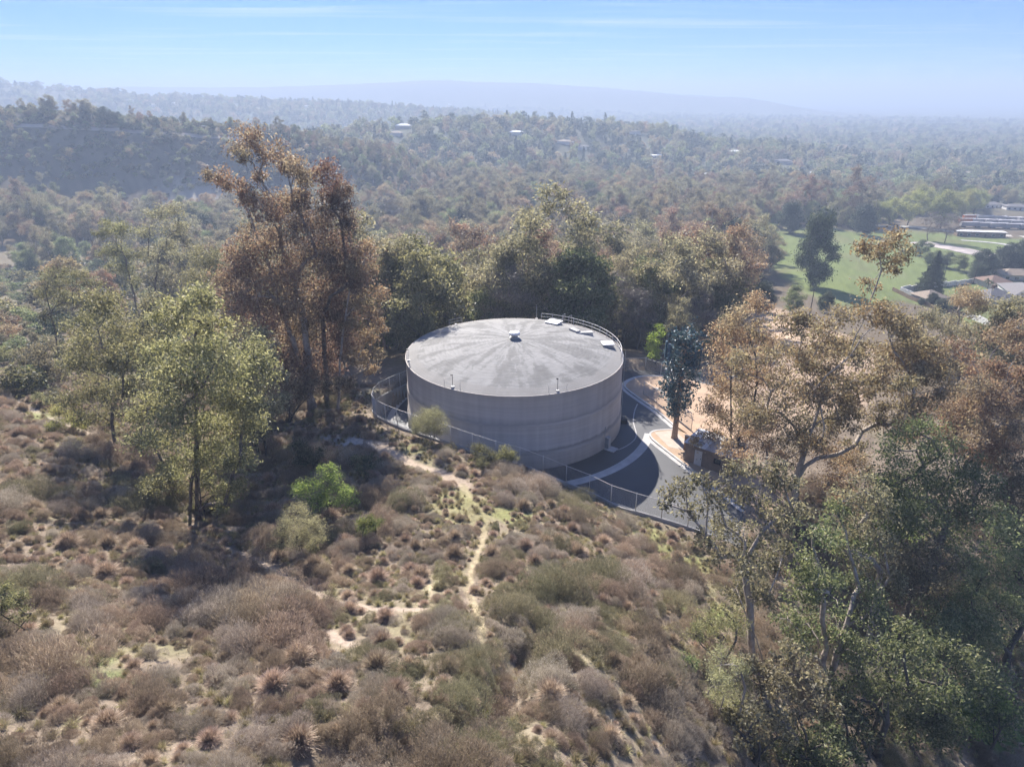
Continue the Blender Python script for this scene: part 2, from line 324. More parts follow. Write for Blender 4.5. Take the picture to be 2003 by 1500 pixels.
def zbase(X, Y):
    X, Y = np.asarray(X, float), np.asarray(Y, float); sh = X.shape; X, Y = X.ravel(), Y.ravel()
    u, v = uv_(X, Y); z = np.empty(len(u))
    for i in range(0, len(u), 40000):
        a, b = u[i:i + 40000], v[i:i + 40000]
        z[i:i + 40000] = _k((a[:, None] - _cu) ** 2 + (b[:, None] - _cv) ** 2) @ _S[:_n] + _S[_n] + _S[_n + 1] * a + _S[_n + 2] * b
    R = np.hypot(X, Y)
    for cr, w in RIDGES:
        m = np.hypot(X - cr[:, 0].mean(), Y - cr[:, 1].mean()) < (np.ptp(cr[:, 0]) * 0.6 + 4 * w)
        if m.any():
            d2 = (X[m][:, None] - cr[None, :, 0]) ** 2 + (Y[m][:, None] - cr[None, :, 1]) ** 2
            j = d2.argmin(1); k = np.exp(-d2[np.arange(len(j)), j] / w ** 2)
            z[m] += (np.maximum(cr[j, 2], z[m]) - z[m]) * k
    far = sstep(500, 1500, R)
    nr_ = R < 70
    if nr_.any(): z[nr_] -= 1.5 * np.exp(-(pdist(X[nr_], Y[nr_], GULLY) / 1.7) ** 2)   # narrow dark gully
    z += fbm(X / 3.1, Y / 3.1, 3) * 0.55 * (1 - sstep(200, 500, R)) + fbm(X / 14, Y / 14, 9) * 1.3 * (1 - far) * sstep(10, 25, pdist(X, Y, [tuple(p) for p in wall_line[::6, :2]])) + fbm(X / 160, Y / 160, 21) * 9 * far
    return z.reshape(sh)
def zfun(X, Y):
    X, Y = np.atleast_1d(np.asarray(X, float)), np.atleast_1d(np.asarray(Y, float)); z = zbase(X, Y)
    near = (np.abs(X - 5) < 60) & (Y > 45) & (Y < 125)
    if near.any():
        ins = inside(X[near], Y[near], pad_poly); zz = z[near]; zz[ins] = -0.08; z[near] = zz
    return z
def gz(x, y): return float(zfun(x, y)[0])
def gp(px, py):
    """ground point seen at a photograph pixel"""
    d = pray(px, py); t = np.geomspace(18, 9000, 900); P = np.array([0, 0, CAM_Z]) + d * t[:, None]
    g = P[:, 2] - zfun(P[:, 0], P[:, 1]); i = int(np.argmax(g < 0)) if (g < 0).any() else len(t) - 1
    i = max(i, 1); f = g[i - 1] / (g[i - 1] - g[i]) if g[i] < 0 else 1; q = P[i - 1] + (P[i] - P[i - 1]) * f
    return q
def gpl(pts): return [tuple(gp(*p)[:2]) for p in pts]

TRAILS = [(gpl([(690, 862), (740, 872), (800, 905), (860, 925), (905, 950)]), 1.0, (0.42, 0.33, 0.245)),
          (gpl([(905, 950), (930, 985), (950, 1012), (945, 1060), (925, 1110), (915, 1150), (940, 1210), (945, 1265)]), 0.32, (0.40, 0.33, 0.21)),
          (gpl([(440, 1072), (500, 1092), (540, 1122), (600, 1150), (660, 1178), (720, 1188), (790, 1192), (850, 1190)]), 0.35, (0.38, 0.30, 0.23)),
          (gpl([(640, 1235), (660, 1250), (690, 1262)]), 0.5, (0.39, 0.31, 0.24)), (gpl([(840, 1130), (845, 1190)]), 0.3, (0.40, 0.33, 0.22)),
          (gpl([(1120, 1270), (1180, 1325), (1240, 1380)]), 0.25, (0.36, 0.30, 0.20)),
          (gpl([(0, 772), (60, 800), (120, 828), (190, 852)]), 0.5, (0.40, 0.33, 0.25))]
GREENS = [(gp(920, 1000)[:2], 3.6, (0.29, 0.26, 0.135)), (gp(1010, 1010)[:2], 2.5, (0.24, 0.24, 0.10)), (gp(810, 880)[:2], 2.0, (0.22, 0.22, 0.09)), (gp(1275, 1050)[:2], 3.2, (0.27, 0.27, 0.11)), (gp(1335, 1100)[:2], 3.8, (0.26, 0.27, 0.10)), (gp(1180, 1030)[:2], 2.0, (0.27, 0.25, 0.13)), (gp(880, 975)[:2], 2.4, (0.29, 0.27, 0.13)),
          (gp(1380, 1190)[:2], 3.0, (0.20, 0.24, 0.07)), (gp(60, 815)[:2], 3.0, (0.23, 0.24, 0.10)), (gp(130, 870)[:2], 1.5, (0.23, 0.24, 0.10)), (gp(205, 1330)[:2], 1.5, (0.19, 0.21, 0.09)), (gp(1960, 1420)[:2], 4.5, (0.10, 0.17, 0.03)),
          (gp(200, 1290)[:2], 1.3, (0.19, 0.22, 0.09)), (gp(690, 870)[:2], 3.2, (0.46, 0.42, 0.37)), (gp(640, 860)[:2], 2.5, (0.40, 0.36, 0.31)), (gp(720, 770)[:2], 2.2, (0.33, 0.29, 0.18))]
MEADOW = gpl([(1470, 452), (1560, 442), (1700, 452), (1800, 450), (1890, 462), (2080, 470), (2100, 700), (1960, 668), (1880, 640), (1820, 605), (1770, 592), (1700, 610), (1600, 595), (1520, 545), (1490, 500)])
DIRT = gpl([(1440, 590), (1560, 610), (1660, 655), (1760, 700), (1720, 800), (1600, 840), (1440, 900), (1420, 960), (1470, 1040), (1560, 1000), (1400, 760), (1430, 680)])
COURT = gpl([(1785, 478), (1808, 470), (1968, 502), (1950, 508)])
CANYON = gpl([(-250, 560), (-250, 470), (0, 480), (120, 470), (230, 480), (330, 500), (330, 550), (200, 580), (100, 640), (-250, 660)])

def build_terrain():
    th = np.linspace(-1.2, 1.2, 500); r = np.r_[np.linspace(4, 18, 10)[:-1], np.geomspace(18, 150, 250)[:-1], np.geomspace(150, 16000, 170)]
    T, R = np.meshgrid(th, r); X, Y = R * np.sin(T), R * np.cos(T); Z = zfun(X.ravel(), Y.ravel()).reshape(X.shape)
    nr, nt_ = X.shape; V = np.stack([X, Y, Z], 2).reshape(-1, 3); x, y = V[:, 0], V[:, 1]; rad = np.hypot(x, y)
    I = np.arange(nr * nt_).reshape(nr, nt_)
    Fq = np.stack([I[:-1, :-1], I[:-1, 1:], I[1:, 1:], I[1:, :-1]], 2).reshape(-1, 4)[:, ::-1]
    C = np.empty((len(V), 3)); n1 = fbm(x / 6, y / 6, 31) ; n2 = fbm(x / 1.2, y / 1.2, 37); n3 = fbm(x / 40, y / 40, 41)
    C[:] = np.array((0.245, 0.195, 0.145))
    def mixc(w, c): 
        nonlocal C
        w = np.clip(w, 0, 1)[:, None]; C = C * (1 - w) + np.array(c) * w
    mixc(sstep(105, 135, rad + n1 * 20), (0.15, 0.12, 0.085))
    mixc(sstep(500, 900, rad), (0.115, 0.115, 0.075))
    mixc(sstep(-0.05, 0.12, n3) * sstep(700, 1100, rad) * 0.5, (0.17, 0.15, 0.11))
    mixc(sstep(0.0, 0.25, n1) * (1 - sstep(80, 130, rad)) * 0.55, (0.215, 0.205, 0.10))
    mixc(sstep(0.02, 0.2, fbm(x / 9, y / 9, 77)) * (1 - sstep(80, 130, rad)) * 0.5, (0.31, 0.25, 0.19))
    nr1 = rad < 130
    for pl, w, c in TRAILS:
        k = np.zeros(len(V)); d = pdist(x[nr1], y[nr1], pl); k[nr1] = 1 - sstep(w * 0.55, w * 1.25, d + (n2[nr1] + n1[nr1] * 0.6) * w * 1.3); mixc(k * 0.95, c)
    for c, r_, col in GREENS: mixc((1 - sstep(r_ * 0.45, r_ * 1.25, np.hypot(x - c[0], y - c[1]) + n1 * r_ * 1.5 + n2 * r_ * 0.7)) * 0.85, col)
    m = inside(x, y, MEADOW); d = pdist(x, y, MEADOW + MEADOW[:1]); mixc(m * sstep(0, 6, d + n1 * 8) * 1.0, (0.155, 0.185, 0.068))
    mixc(m * sstep(0, 6, d) * sstep(0.0, 0.2, fbm(x / 22, y / 22, 91)) * 0.6, (0.175, 0.17, 0.085))
    mixc(inside(x, y, DIRT) * sstep(0, 4, pdist(x, y, DIRT + DIRT[:1]) + n1 * 5), (0.42, 0.31, 0.22))
    mixc(inside(x, y, CANYON) * 0.7, (0.24, 0.21, 0.15))
    for px, py, r_ in ((525, 252, 16), (560, 262, 9), (130, 224, 14), (360, 352, 9), (400, 390, 25), (90, 440, 14)):
        q = gp(px, py); mixc((1 - sstep(0.5, 1.1, np.hypot((x - q[0]) / r_ / 1.8, (y - q[1]) / r_) + n1 * 0.8)) * 0.9, (0.42, 0.36, 0.28))
    C *= (1 + n2 * 0.55 + n1 * 0.25)[:, None]
    me = mesh_np('ground', V, Fq, True, {'Col': ('FLOAT_COLOR', np.c_[np.clip(C, 0.01, 1), np.ones(len(C))])})
    m_, nt, p = mat_new('ground'); L = nt.links
    a = nd(nt, 'ShaderNodeAttribute', attribute_name='Col'); t = nd(nt, 'ShaderNodeTexCoord')
    nn = nd(nt, 'ShaderNodeTexNoise'); nn.inputs['Scale'].default_value = 2.6; nn.inputs['Detail'].default_value = 7; nn.inputs['Roughness'].default_value = 0.7; L.new(t.outputs['Object'], nn.inputs['Vector'])
    mr = nd(nt, 'ShaderNodeMapRange'); mr.inputs[1].default_value = 0.25; mr.inputs[2].default_value = 0.75; mr.inputs[3].default_value = 0.62; mr.inputs[4].default_value = 1.38; L.new(nn.outputs['Fac'], mr.inputs[0])
    mu = nd(nt, 'ShaderNodeVectorMath', operation='SCALE'); L.new(a.outputs['Color'], mu.inputs[0]); L.new(mr.outputs[0], mu.inputs['Scale'])
    L.new(mu.outputs[0], p.inputs['Base Color']); p.inputs['Roughness'].default_value = 0.95; p.inputs['Specular IOR Level'].default_value = 0.05
    b = nd(nt, 'ShaderNodeBump'); b.inputs['Strength'].default_value = 0.6; b.inputs['Distance'].default_value = 0.15; L.new(nn.outputs['Fac'], b.inputs['Height']); L.new(b.outputs[0], p.inputs['Normal'])
    return tag(link('ground', me, m_), 'hillside of dry brush soil running down to the hazy valley', 'ground', kind='structure')
build_terrain()

# ------------------------------------------------------------------ PAD: asphalt, kerbs, islands
def flat_poly(name, poly, z, mat, thick=0.0, label=None, cat=None, kind='structure', parent=None):
    bm = bmesh.new(); vs = [bm.verts.new((x, y, z)) for x, y in poly]; es = [bm.edges.new((vs[i], vs[(i + 1) % len(vs)])) for i in range(len(vs))]
    bmesh.ops.triangle_fill(bm, use_beauty=True, edges=es)
    if thick:
        g = bmesh.ops.extrude_face_region(bm, geom=bm.faces[:]); bmesh.ops.translate(bm, vec=(0, 0, -thick), verts=[v for v in g['geom'] if isinstance(v, bmesh.types.BMVert)])
    bmesh.ops.recalc_face_normals(bm, faces=bm.faces[:])
    me = bpy.data.meshes.new(name); bm.to_mesh(me); bm.free()
    if not thick:
        if me.polygons and me.polygons[0].normal.z < 0: me.flip_normals()
    o = link(name, me, mat, parent); return tag(o, label, cat, kind=kind)
asph_right = [(1455, 996), (1404, 957), (1352, 920), (1277, 862), (1318, 842), (1318, 832), (1360, 800), (1400, 770), (1420, 750), (1390, 738), (1330, 728), (1240, 721)]
asph_poly = [tuple(p[:2]) for p in wall_line] + [tuple(at_z(*p)[:2]) for p in asph_right]
flat_poly('road', asph_poly, 0.0, M['asphalt'], label='dark grey asphalt apron and driveway around the tank', cat='road')
def zpl(pts, z=0.0): return [tuple(at_z(px, py, z)[:2]) for px, py in pts]
island = zpl([(1222, 754), (1229, 763), (1255, 782), (1285, 803), (1318, 831), (1345, 850), (1420, 905), (1470, 850), (1470, 790), (1430, 765), (1340, 742), (1300, 737), (1262, 737), (1246, 739), (1230, 745)])
flat_poly('dirt_island', island, 0.13, M['dirt'], 1.2, 'tan bare dirt island behind the kerb beside the tank', 'ground')
point = zpl([(1318, 841), (1292, 842), (1277, 845), (1272, 850), (1275, 857), (1290, 870), (1352, 918), (1404, 955), (1455, 994), (1540, 1000), (1520, 930), (1420, 905), (1345, 850)])
flat_poly('dirt_verge', point, 0.125, M['dirt'], 1.2, 'tan dirt verge round the disguised mast and shed', 'ground')
flat_poly('path', zpl([(1280, 847), (1318, 843), (1348, 868), (1345, 884), (1308, 876)]), 0.14, surf('concrete_slab', (0.50, 0.42, 0.34), var=0.1), 0.06, 'pale concrete slab at the foot of the disguised mast', 'path')
def kerb(name, line, w, h, z0, mat, label, cat='kerb', step=0.7):
    P = catmull(line, step); a, b = offset2(P, w / 2), offset2(P, -w / 2); m = MB(); n = len(P)
    t1 = [(x, y, z0 + h) for x, y in a]; t2 = [(x, y, z0 + h) for x, y in b]; b1 = [(x, y, z0 - 0.1) for x, y in a]; b2 = [(x, y, z0 - 0.1) for x, y in b]
    m.strip(t1, t2).strip(b1, t1).strip(t2, b2)
    m.poly([t1[0], b1[0], b2[0], t2[0]]).poly([t1[-1], t2[-1], b2[-1], b1[-1]])
    o = m.build(name, mat); return tag(o, label, cat, kind='structure')
kerb('kerb', zpl([(1300, 736.5), (1262, 737), (1244, 740), (1229, 747), (1222, 755), (1229, 764), (1255, 783), (1285, 804), (1320, 834)]), 0.32, 0.15, 0.0, M['concrete'], 'pale concrete kerb curving round the dirt island')
kerb('gutter', zpl([(1300, 735), (1260, 735.5), (1240, 739), (1225, 746), (1217, 755.5), (1225, 766), (1251, 785), (1281, 806), (1316, 836)]), 0.6, 0.004, 0.0, M['concrete'], 'flat concrete gutter along the dirt island kerb')
kerb('kerb', zpl([(1322, 841), (1292, 842), (1276, 845), (1271, 851), (1275, 858), (1290, 871), (1352, 919), (1404, 956), (1457, 996)]), 0.3, 0.15, 0.0, M['concrete'], 'pale concrete kerb along the verge below the mast')
kerb('gutter', zpl([(1272, 862), (1288, 875), (1350, 923), (1402, 960), (1454, 1000)]), 0.55, 0.004, 0.0, M['concrete'], 'flat concrete gutter along the lower verge kerb')
arc = [(TANK[0] + 20 * math.cos(a), TANK[1] + 20 * math.sin(a)) for a in np.radians(np.linspace(-16, -74, 20))]
kerb('gutter', arc, 1.25, 0.008, 0.0, M['concrete'], 'curved concrete valley gutter crossing the asphalt in front of the tank')
kerb('drain_line', zpl([(1203, 881), (1216, 877), (1232, 868), (1243, 857), (1244, 845), (1239, 825), (1241, 805), (1247, 790)]), 0.14, 0.006, 0.0, M['concrete'], 'thin pale sealed line curving across the asphalt', 'line')
kerb('gutter', [(TANK[0] + 18.6 * math.cos(a), TANK[1] + 18.6 * math.sin(a)) for a in np.radians(np.linspace(110, 250, 40))], 0.9, 0.01, 0.0, M['concrete'], 'concrete gutter at the foot of the curved retaining wall')
# retaining wall with the fence on top
def retaining():
    P = wall_line; a, b = offset2(P, 0.14), offset2(P, -0.14); m = MB()
    t1 = [(x, y, z) for (x, y), z in zip(a, P[:, 2] + 0.12)]; t2 = [(x, y, z) for (x, y), z in zip(b, P[:, 2] + 0.12)]
    b1 = [(x, y, -0.4) for x, y in a]; b2 = [(x, y, -0.4) for x, y in b]
    m.strip(t1, t2).strip(b1, t1).strip(t2, b2).poly([t1[0], b1[0], b2[0], t2[0]]).poly([t1[-1], t2[-1], b2[-1], b1[-1]])
    return tag(m.build('retaining_wall', M['concrete_wall']), 'curved grey concrete retaining wall holding the hillside round the tank', 'wall')
retaining()

def chain_fence(name, P, H, label, post_step=3.0, bottom=True, skip=()):
    """P (n,3) polyline; posts, rails and a woven wire mesh"""
    P = resample(P, post_step); root = empty(name, tuple(P[0])); tag(root, label, 'fence'); o = P[0]
    pm = MB().tube([(0, 0, -0.15), (0, 0, H + 0.04)], 0.048, 6).lathe([(0.055, H + 0.03), (0.05, H + 0.09), (0.0, H + 0.11)], 6).mesh('post', True)
    for p in P: link('post', pm, M['white_metal'], root, tuple(p - o))
    for h, nm in ((H, 'top_rail'), (0.08, 'bottom_rail')):
        if h < 1 and not bottom: continue
        MB().tube([tuple(p - o + [0, 0, h]) for p in P], 0.034, 5).build(nm, M['white_metal'] if h > 1 else M['galv'], root, True)
    # woven wire: two families of diagonals along the whole run
    seg = np.linalg.norm(np.diff(P, axis=0), axis=1); S = np.r_[0, np.cumsum(seg)]; tot = S[-1]
    s0 = np.arange(-H, tot, 0.085); V = []; Fs = []; n = 0
    def at(s, h):
        return np.stack([np.interp(s, S, P[:, i] - o[i]) for i in range(3)], 1) + np.stack([0 * h, 0 * h, h], 1)
    for sg in (1, -1):
        a = np.clip(s0, 0, tot); ha = (a - s0) ; b = np.clip(s0 + H, 0, tot); hb = b - s0
        k = (hb - ha) > 0.05; a, b, ha, hb = a[k], b[k], ha[k], hb[k]
        if sg < 0: ha, hb = H - ha, H - hb
        ts = np.linspace(0, 1, 4)
        pts = [at(a + (b - a) * t, ha + (hb - ha) * t) for t in ts]
        for i in range(3):
            q0, q1 = pts[i], pts[i + 1]; w = 0.0036
            for off in ((0, 0, w), (w * 0.7, w * 0.7, 0)):
                off = np.array(off); V.append(np.stack([q0 - off, q0 + off, q1 + off, q1 - off], 1).reshape(-1, 3)); m_ = len(q0)
                Fs.append(np.arange(m_ * 4).reshape(-1, 4) + n); n += m_ * 4
    me = mesh_np('wire_mesh', np.vstack(V), np.vstack(Fs)); w_ = link('wire_mesh', me, M['galv'], root); w_['kind'] = 'stuff'
    return root
fl = wall_line.copy(); fl[:, 2] += 0.12
chain_fence('chain_link_fence', fl, 2.3, 'long galvanised chain link fence curving along the retaining wall in front of the tank')
chain_fence('chain_link_fence', np.array([at_z(1218, 724), at_z(1240, 722), at_z(1262, 722)]), 2.2, 'short chain link fence at the back right of the tank', 2.4)
chain_fence('chain_link_fence', np.array([at_z(1262, 724), at_z(1284, 731), at_z(1325, 742)]), 2.2, 'chain link gate fence swung open over the driveway by the lime tree', 2.8)
chain_fence('chain_link_fence', np.array([at_z(1259, 771, .13), at_z(1275, 780, .13), at_z(1310, 808, .13), at_z(1352, 842, .13)]), 2.2, 'chain link fence crossing the tan dirt island behind the mast', 2.8)

# ------------------------------------------------------------------ TANK
def ring(a, r, z): return (r * math.cos(a), r * math.sin(a), z)
RISE = 2.05
def dome_z(r): return TH_ + 0.0 + RISE * (1 - (r / TR) ** 2)
def dome_at(px, py):
    d = pray(px, py); best = None
    for t in np.linspace(70, 130, 1200):
        p = np.array([0, 0, CAM_Z]) + d * t; r = math.hypot(p[0] - TANK[0], p[1] - TANK[1])
        if r <= TR + 0.3 and p[2] <= dome_z(min(r, TR)): return p - np.array([TANK[0], TANK[1], 0])
    return None
def tank():
    root = empty('water_tank', (TANK[0], TANK[1], 0)); tag(root, 'huge round concrete water tank with a shallow domed grey roof', 'tank')
    # wall material: sprayed concrete, faint horizontal lifts and vertical weather streaks
    m, nt, p = mat_new('tank_wall'); L = nt.links; t = nd(nt, 'ShaderNodeTexCoord')
    mp = nd(nt, 'ShaderNodeMapping'); mp.inputs['Scale'].default_value = (0.9, 0.9, 0.05); L.new(t.outputs['Object'], mp.inputs[0])
    n1 = nd(nt, 'ShaderNodeTexNoise'); n1.inputs['Scale'].default_value = 1.2; n1.inputs['Detail'].default_value = 6; L.new(mp.outputs[0], n1.inputs['Vector'])
    mp2 = nd(nt, 'ShaderNodeMapping'); mp2.inputs['Scale'].default_value = (0.06, 0.06, 1.6); L.new(t.outputs['Object'], mp2.inputs[0])
    n2 = nd(nt, 'ShaderNodeTexNoise'); n2.inputs['Scale'].default_value = 1.5; n2.inputs['Detail'].default_value = 8; n2.inputs['Roughness'].default_value = 0.65; L.new(mp2.outputs[0], n2.inputs['Vector'])
    ad = nd(nt, 'ShaderNodeMath', operation='ADD'); L.new(n1.outputs['Fac'], ad.inputs[0]); L.new(n2.outputs['Fac'], ad.inputs[1])
    r = nd(nt, 'ShaderNodeValToRGB'); e = r.color_ramp.elements; e[0].position, e[1].position = 0.30, 0.70; e[0].color = (0.47, 0.42, 0.37, 1); e[1].color = (0.68, 0.62, 0.55, 1)
    hf = nd(nt, 'ShaderNodeMath', operation='MULTIPLY'); hf.inputs[1].default_value = 0.5; L.new(ad.outputs[0], hf.inputs[0]); L.new(hf.outputs[0], r.inputs[0])
    # dirt that has settled along the two ledges
    sz_ = nd(nt, 'ShaderNodeSeparateXYZ'); L.new(t.outputs['Object'], sz_.inputs[0]); zz = nd(nt, 'ShaderNodeMath', operation='MULTIPLY_ADD'); zz.inputs[1].default_value = 0.5; L.new(n1.outputs['Fac'], zz.inputs[0]); L.new(sz_.outputs[2], zz.inputs[2])
    dr = nd(nt, 'ShaderNodeValToRGB'); de = dr.color_ramp.elements; dv = nd(nt, 'ShaderNodeMath', operation='DIVIDE'); dv.inputs[1].default_value = 11.0; L.new(zz.outputs[0], dv.inputs[0]); L.new(dv.outputs[0], dr.inputs[0])
    de[0].position, de[1].position = 0.0, 1.0; de[0].color = (0.80, 0.80, 0.80, 1); de[1].color = (0.93, 0.93, 0.93, 1)
    for ps, vv in ((0.06, 0.95), (0.215, 1.0), (0.245, 0.62), (0.262, 0.55), (0.285, 0.95), (0.50, 1.03), (0.59, 0.98), (0.61, 0.66), (0.63, 0.78), (0.68, 0.92)):
        q_ = dr.color_ramp.elements.new(ps); q_.color = (vv, vv, vv, 1)
    dm = nd(nt, 'ShaderNodeMixRGB', blend_type='MULTIPLY'); dm.inputs[0].default_value = 1; L.new(r.outputs[0], dm.inputs[1]); L.new(dr.outputs[0], dm.inputs[2]); L.new(dm.outputs[0], p.inputs['Base Color'])
    p.inputs['Roughness'].default_value = 0.9; p.inputs['Specular IOR Level'].default_value = 0.15
    n3 = nd(nt, 'ShaderNodeTexNoise'); n3.inputs['Scale'].default_value = 9; L.new(t.outputs['Object'], n3.inputs['Vector'])
    b = nd(nt, 'ShaderNodeBump'); b.inputs['Strength'].default_value = 0.35; b.inputs['Distance'].default_value = 0.04; L.new(n2.outputs['Fac'], b.inputs['Height']); L.new(b.outputs[0], p.inputs['Normal'])
    wall_m = m
    K = 144; mb = MB()
    prof = [(TR + 0.30, -0.1), (TR + 0.30, 2.2), (TR + 0.27, 2.45), (TR + 0.13, 2.55), (TR + 0.13, 6.1), (TR + 0.10, 6.35), (TR, 6.45), (TR, TH_ - 0.12)]
    mb.lathe(prof, K)
    rg = np.random.default_rng(5)
    v = np.array(mb.v); ang = np.arctan2(v[:, 1], v[:, 0]); wob = np.array([0.10 * math.sin(3 * a + 1) + 0.07 * math.sin(7 * a) for a in ang]); sel = (v[:, 2] > 2) & (v[:, 2] < 7); v[sel, 2] += wob[sel]; mb.v = [tuple(q) for q in v]
    mb.build('wall', wall_m, root, True)
    MB().lathe([(TR, TH_ - 0.12), (TR + 0.10, TH_ - 0.12), (TR + 0.10, TH_ + 0.03), (TR - 0.02, TH_ + 0.05)], K).build('rim', wall_m, root)
    # roof
    m, nt, p = mat_new('tank_roof'); L = nt.links; t = nd(nt, 'ShaderNodeTexCoord'); s = nd(nt, 'ShaderNodeSeparateXYZ'); L.new(t.outputs['Object'], s.inputs[0])
    at = nd(nt, 'ShaderNodeMath', operation='ARCTAN2'); L.new(s.outputs[1], at.inputs[0]); L.new(s.outputs[0], at.inputs[1])
    x2 = nd(nt, 'ShaderNodeVectorMath', operation='LENGTH'); cb0 = nd(nt, 'ShaderNodeCombineXYZ'); L.new(s.outputs[0], cb0.inputs[0]); L.new(s.outputs[1], cb0.inputs[1]); L.new(cb0.outputs[0], x2.inputs[0])
    cn = nd(nt, 'ShaderNodeMath', operation='COSINE'); L.new(at.outputs[0], cn.inputs[0]); sn = nd(nt, 'ShaderNodeMath', operation='SINE'); L.new(at.outputs[0], sn.inputs[0])
    rs = nd(nt, 'ShaderNodeMath', operation='MULTIPLY'); rs.inputs[1].default_value = 0.035; L.new(x2.outputs['Value'], rs.inputs[0])
    cb = nd(nt, 'ShaderNodeCombineXYZ'); L.new(cn.outputs[0], cb.inputs[0]); L.new(sn.outputs[0], cb.inputs[1]); L.new(rs.outputs[0], cb.inputs[2])
    # jagged ends: coarse noise pushes the angular coordinate in steps
    nj = nd(nt, 'ShaderNodeTexNoise'); nj.inputs['Scale'].default_value = 0.9; nj.inputs['Detail'].default_value = 5; L.new(t.outputs['Object'], nj.inputs['Vector'])
    js = nd(nt, 'ShaderNodeVectorMath', operation='SCALE'); js.inputs['Scale'].default_value = 0.12; L.new(nj.outputs['Color'], js.inputs[0])
    jad = nd(nt, 'ShaderNodeVectorMath', operation='ADD'); L.new(cb.outputs[0], jad.inputs[0]); L.new(js.outputs[0], jad.inputs[1])
    ns = nd(nt, 'ShaderNodeTexNoise'); ns.inputs['Scale'].default_value = 5.5; ns.inputs['Detail'].default_value = 4; ns.inputs['Roughness'].default_value = 0.6; L.new(jad.outputs[0], ns.inputs['Vector'])
    st = nd(nt, 'ShaderNodeValToRGB'); e = st.color_ramp.elements; e[0].position, e[1].position = 0.38, 0.62; e[0].color = (0.170, 0.165, 0.155, 1); e[1].color = (0.280, 0.272, 0.257, 1)
    k = st.color_ramp.elements.new(0.485); k.color = (0.205, 0.200, 0.188, 1); k2 = st.color_ramp.elements.new(0.52); k2.color = (0.255, 0.248, 0.234, 1)
    L.new(ns.outputs['Fac'], st.inputs[0])
    # concentric trowel ripples
    wr = nd(nt, 'ShaderNodeTexNoise'); wr.inputs['Scale'].default_value = 1.0; wr.inputs['Detail'].default_value = 3
    cb3 = nd(nt, 'ShaderNodeCombineXYZ'); r5 = nd(nt, 'ShaderNodeMath', operation='MULTIPLY'); r5.inputs[1].default_value = 3.2; L.new(x2.outputs['Value'], r5.inputs[0])
    c6 = nd(nt, 'ShaderNodeMath', operation='MULTIPLY'); c6.inputs[1].default_value = 7; L.new(at.outputs[0], c6.inputs[0]); L.new(c6.outputs[0], cb3.inputs[0]); L.new(r5.outputs[0], cb3.inputs[1]); L.new(cb3.outputs[0], wr.inputs['Vector'])
    mr = nd(nt, 'ShaderNodeMapRange'); mr.inputs[1].default_value = 0.3; mr.inputs[2].default_value = 0.7; mr.inputs[3].default_value = 0.84; mr.inputs[4].default_value = 1.14; L.new(wr.outputs['Fac'], mr.inputs[0])
    nf = nd(nt, 'ShaderNodeTexNoise'); nf.inputs['Scale'].default_value = 0.35; nf.inputs['Detail'].default_value = 7; L.new(t.outputs['Object'], nf.inputs['Vector'])
    mf = nd(nt, 'ShaderNodeMapRange'); mf.inputs[1].default_value = 0.3; mf.inputs[2].default_value = 0.7; mf.inputs[3].default_value = 0.92; mf.inputs[4].default_value = 1.08; L.new(nf.outputs['Fac'], mf.inputs[0])
    mm = nd(nt, 'ShaderNodeMath', operation='MULTIPLY'); L.new(mr.outputs[0], mm.inputs[0]); L.new(mf.outputs[0], mm.inputs[1])
    sc1 = nd(nt, 'ShaderNodeVectorMath', operation='SCALE'); L.new(st.outputs[0], sc1.inputs[0]); L.new(mm.outputs[0], sc1.inputs['Scale'])
    # paler unstained band along the rim
    rj = nd(nt, 'ShaderNodeMath', operation='ADD'); nfs = nd(nt, 'ShaderNodeMath', operation='MULTIPLY'); nfs.inputs[1].default_value = 1.6; L.new(nj.outputs['Fac'], nfs.inputs[0]); L.new(x2.outputs['Value'], rj.inputs[0]); L.new(nfs.outputs[0], rj.inputs[1])
    rb = nd(nt, 'ShaderNodeMapRange'); rb.inputs[1].default_value = 14.5; rb.inputs[2].default_value = 14.95; L.new(rj.outputs[0], rb.inputs[0])
    rbs = nd(nt, 'ShaderNodeMath', operation='MULTIPLY'); rbs.inputs[1].default_value = 0.75; L.new(rb.outputs[0], rbs.inputs[0])
    mx = nd(nt, 'ShaderNodeMixRGB'); L.new(rbs.outputs[0], mx.inputs[0]); L.new(sc1.outputs[0], mx.inputs[1]); mx.inputs[2].default_value = (0.25, 0.237, 0.22, 1)
    L.new(mx.outputs[0], p.inputs['Base Color']); p.inputs['Roughness'].default_value = 0.8; p.inputs['Specular IOR Level'].default_value = 0.25
    b = nd(nt, 'ShaderNodeBump'); b.inputs['Strength'].default_value = 0.5; b.inputs['Distance'].default_value = 0.05; L.new(wr.outputs['Fac'], b.inputs['Height']); L.new(b.outputs[0], p.inputs['Normal'])
    rr = [TR, TR - 0.3] + list(np.linspace(TR - 1.2, 0.6, 22)); mb = MB(); mb.lathe([(r_, dome_z(r_) + 0.05) for r_ in rr], K); mb.f.append(tuple(len(mb.v) - K + j for j in range(K)))
    mb.build('roof', m, root, True)
    # centre vent
    ve = MB().lathe([(0.72, 0), (0.72, 0.16), (0.5, 0.16), (0.5, 0.62)], 20, (0, 0, dome_z(0))).build('vent', M['galv'], root)
    MB().lathe([(0.5, 0.60), (0.80, 0.62), (0.80, 0.84), (0.66, 0.95), (0.0, 1.0)], 20, (0, 0, dome_z(0))).build('cap', M['white'], ve, True)
    for i in range(8):
        a = i * math.pi / 4; MB().box((0.66 * math.cos(a), 0.66 * math.sin(a), dome_z(0) + 0.39), (0.05, 0.05, 0.46), a).build('bracket', M['galv'], ve)
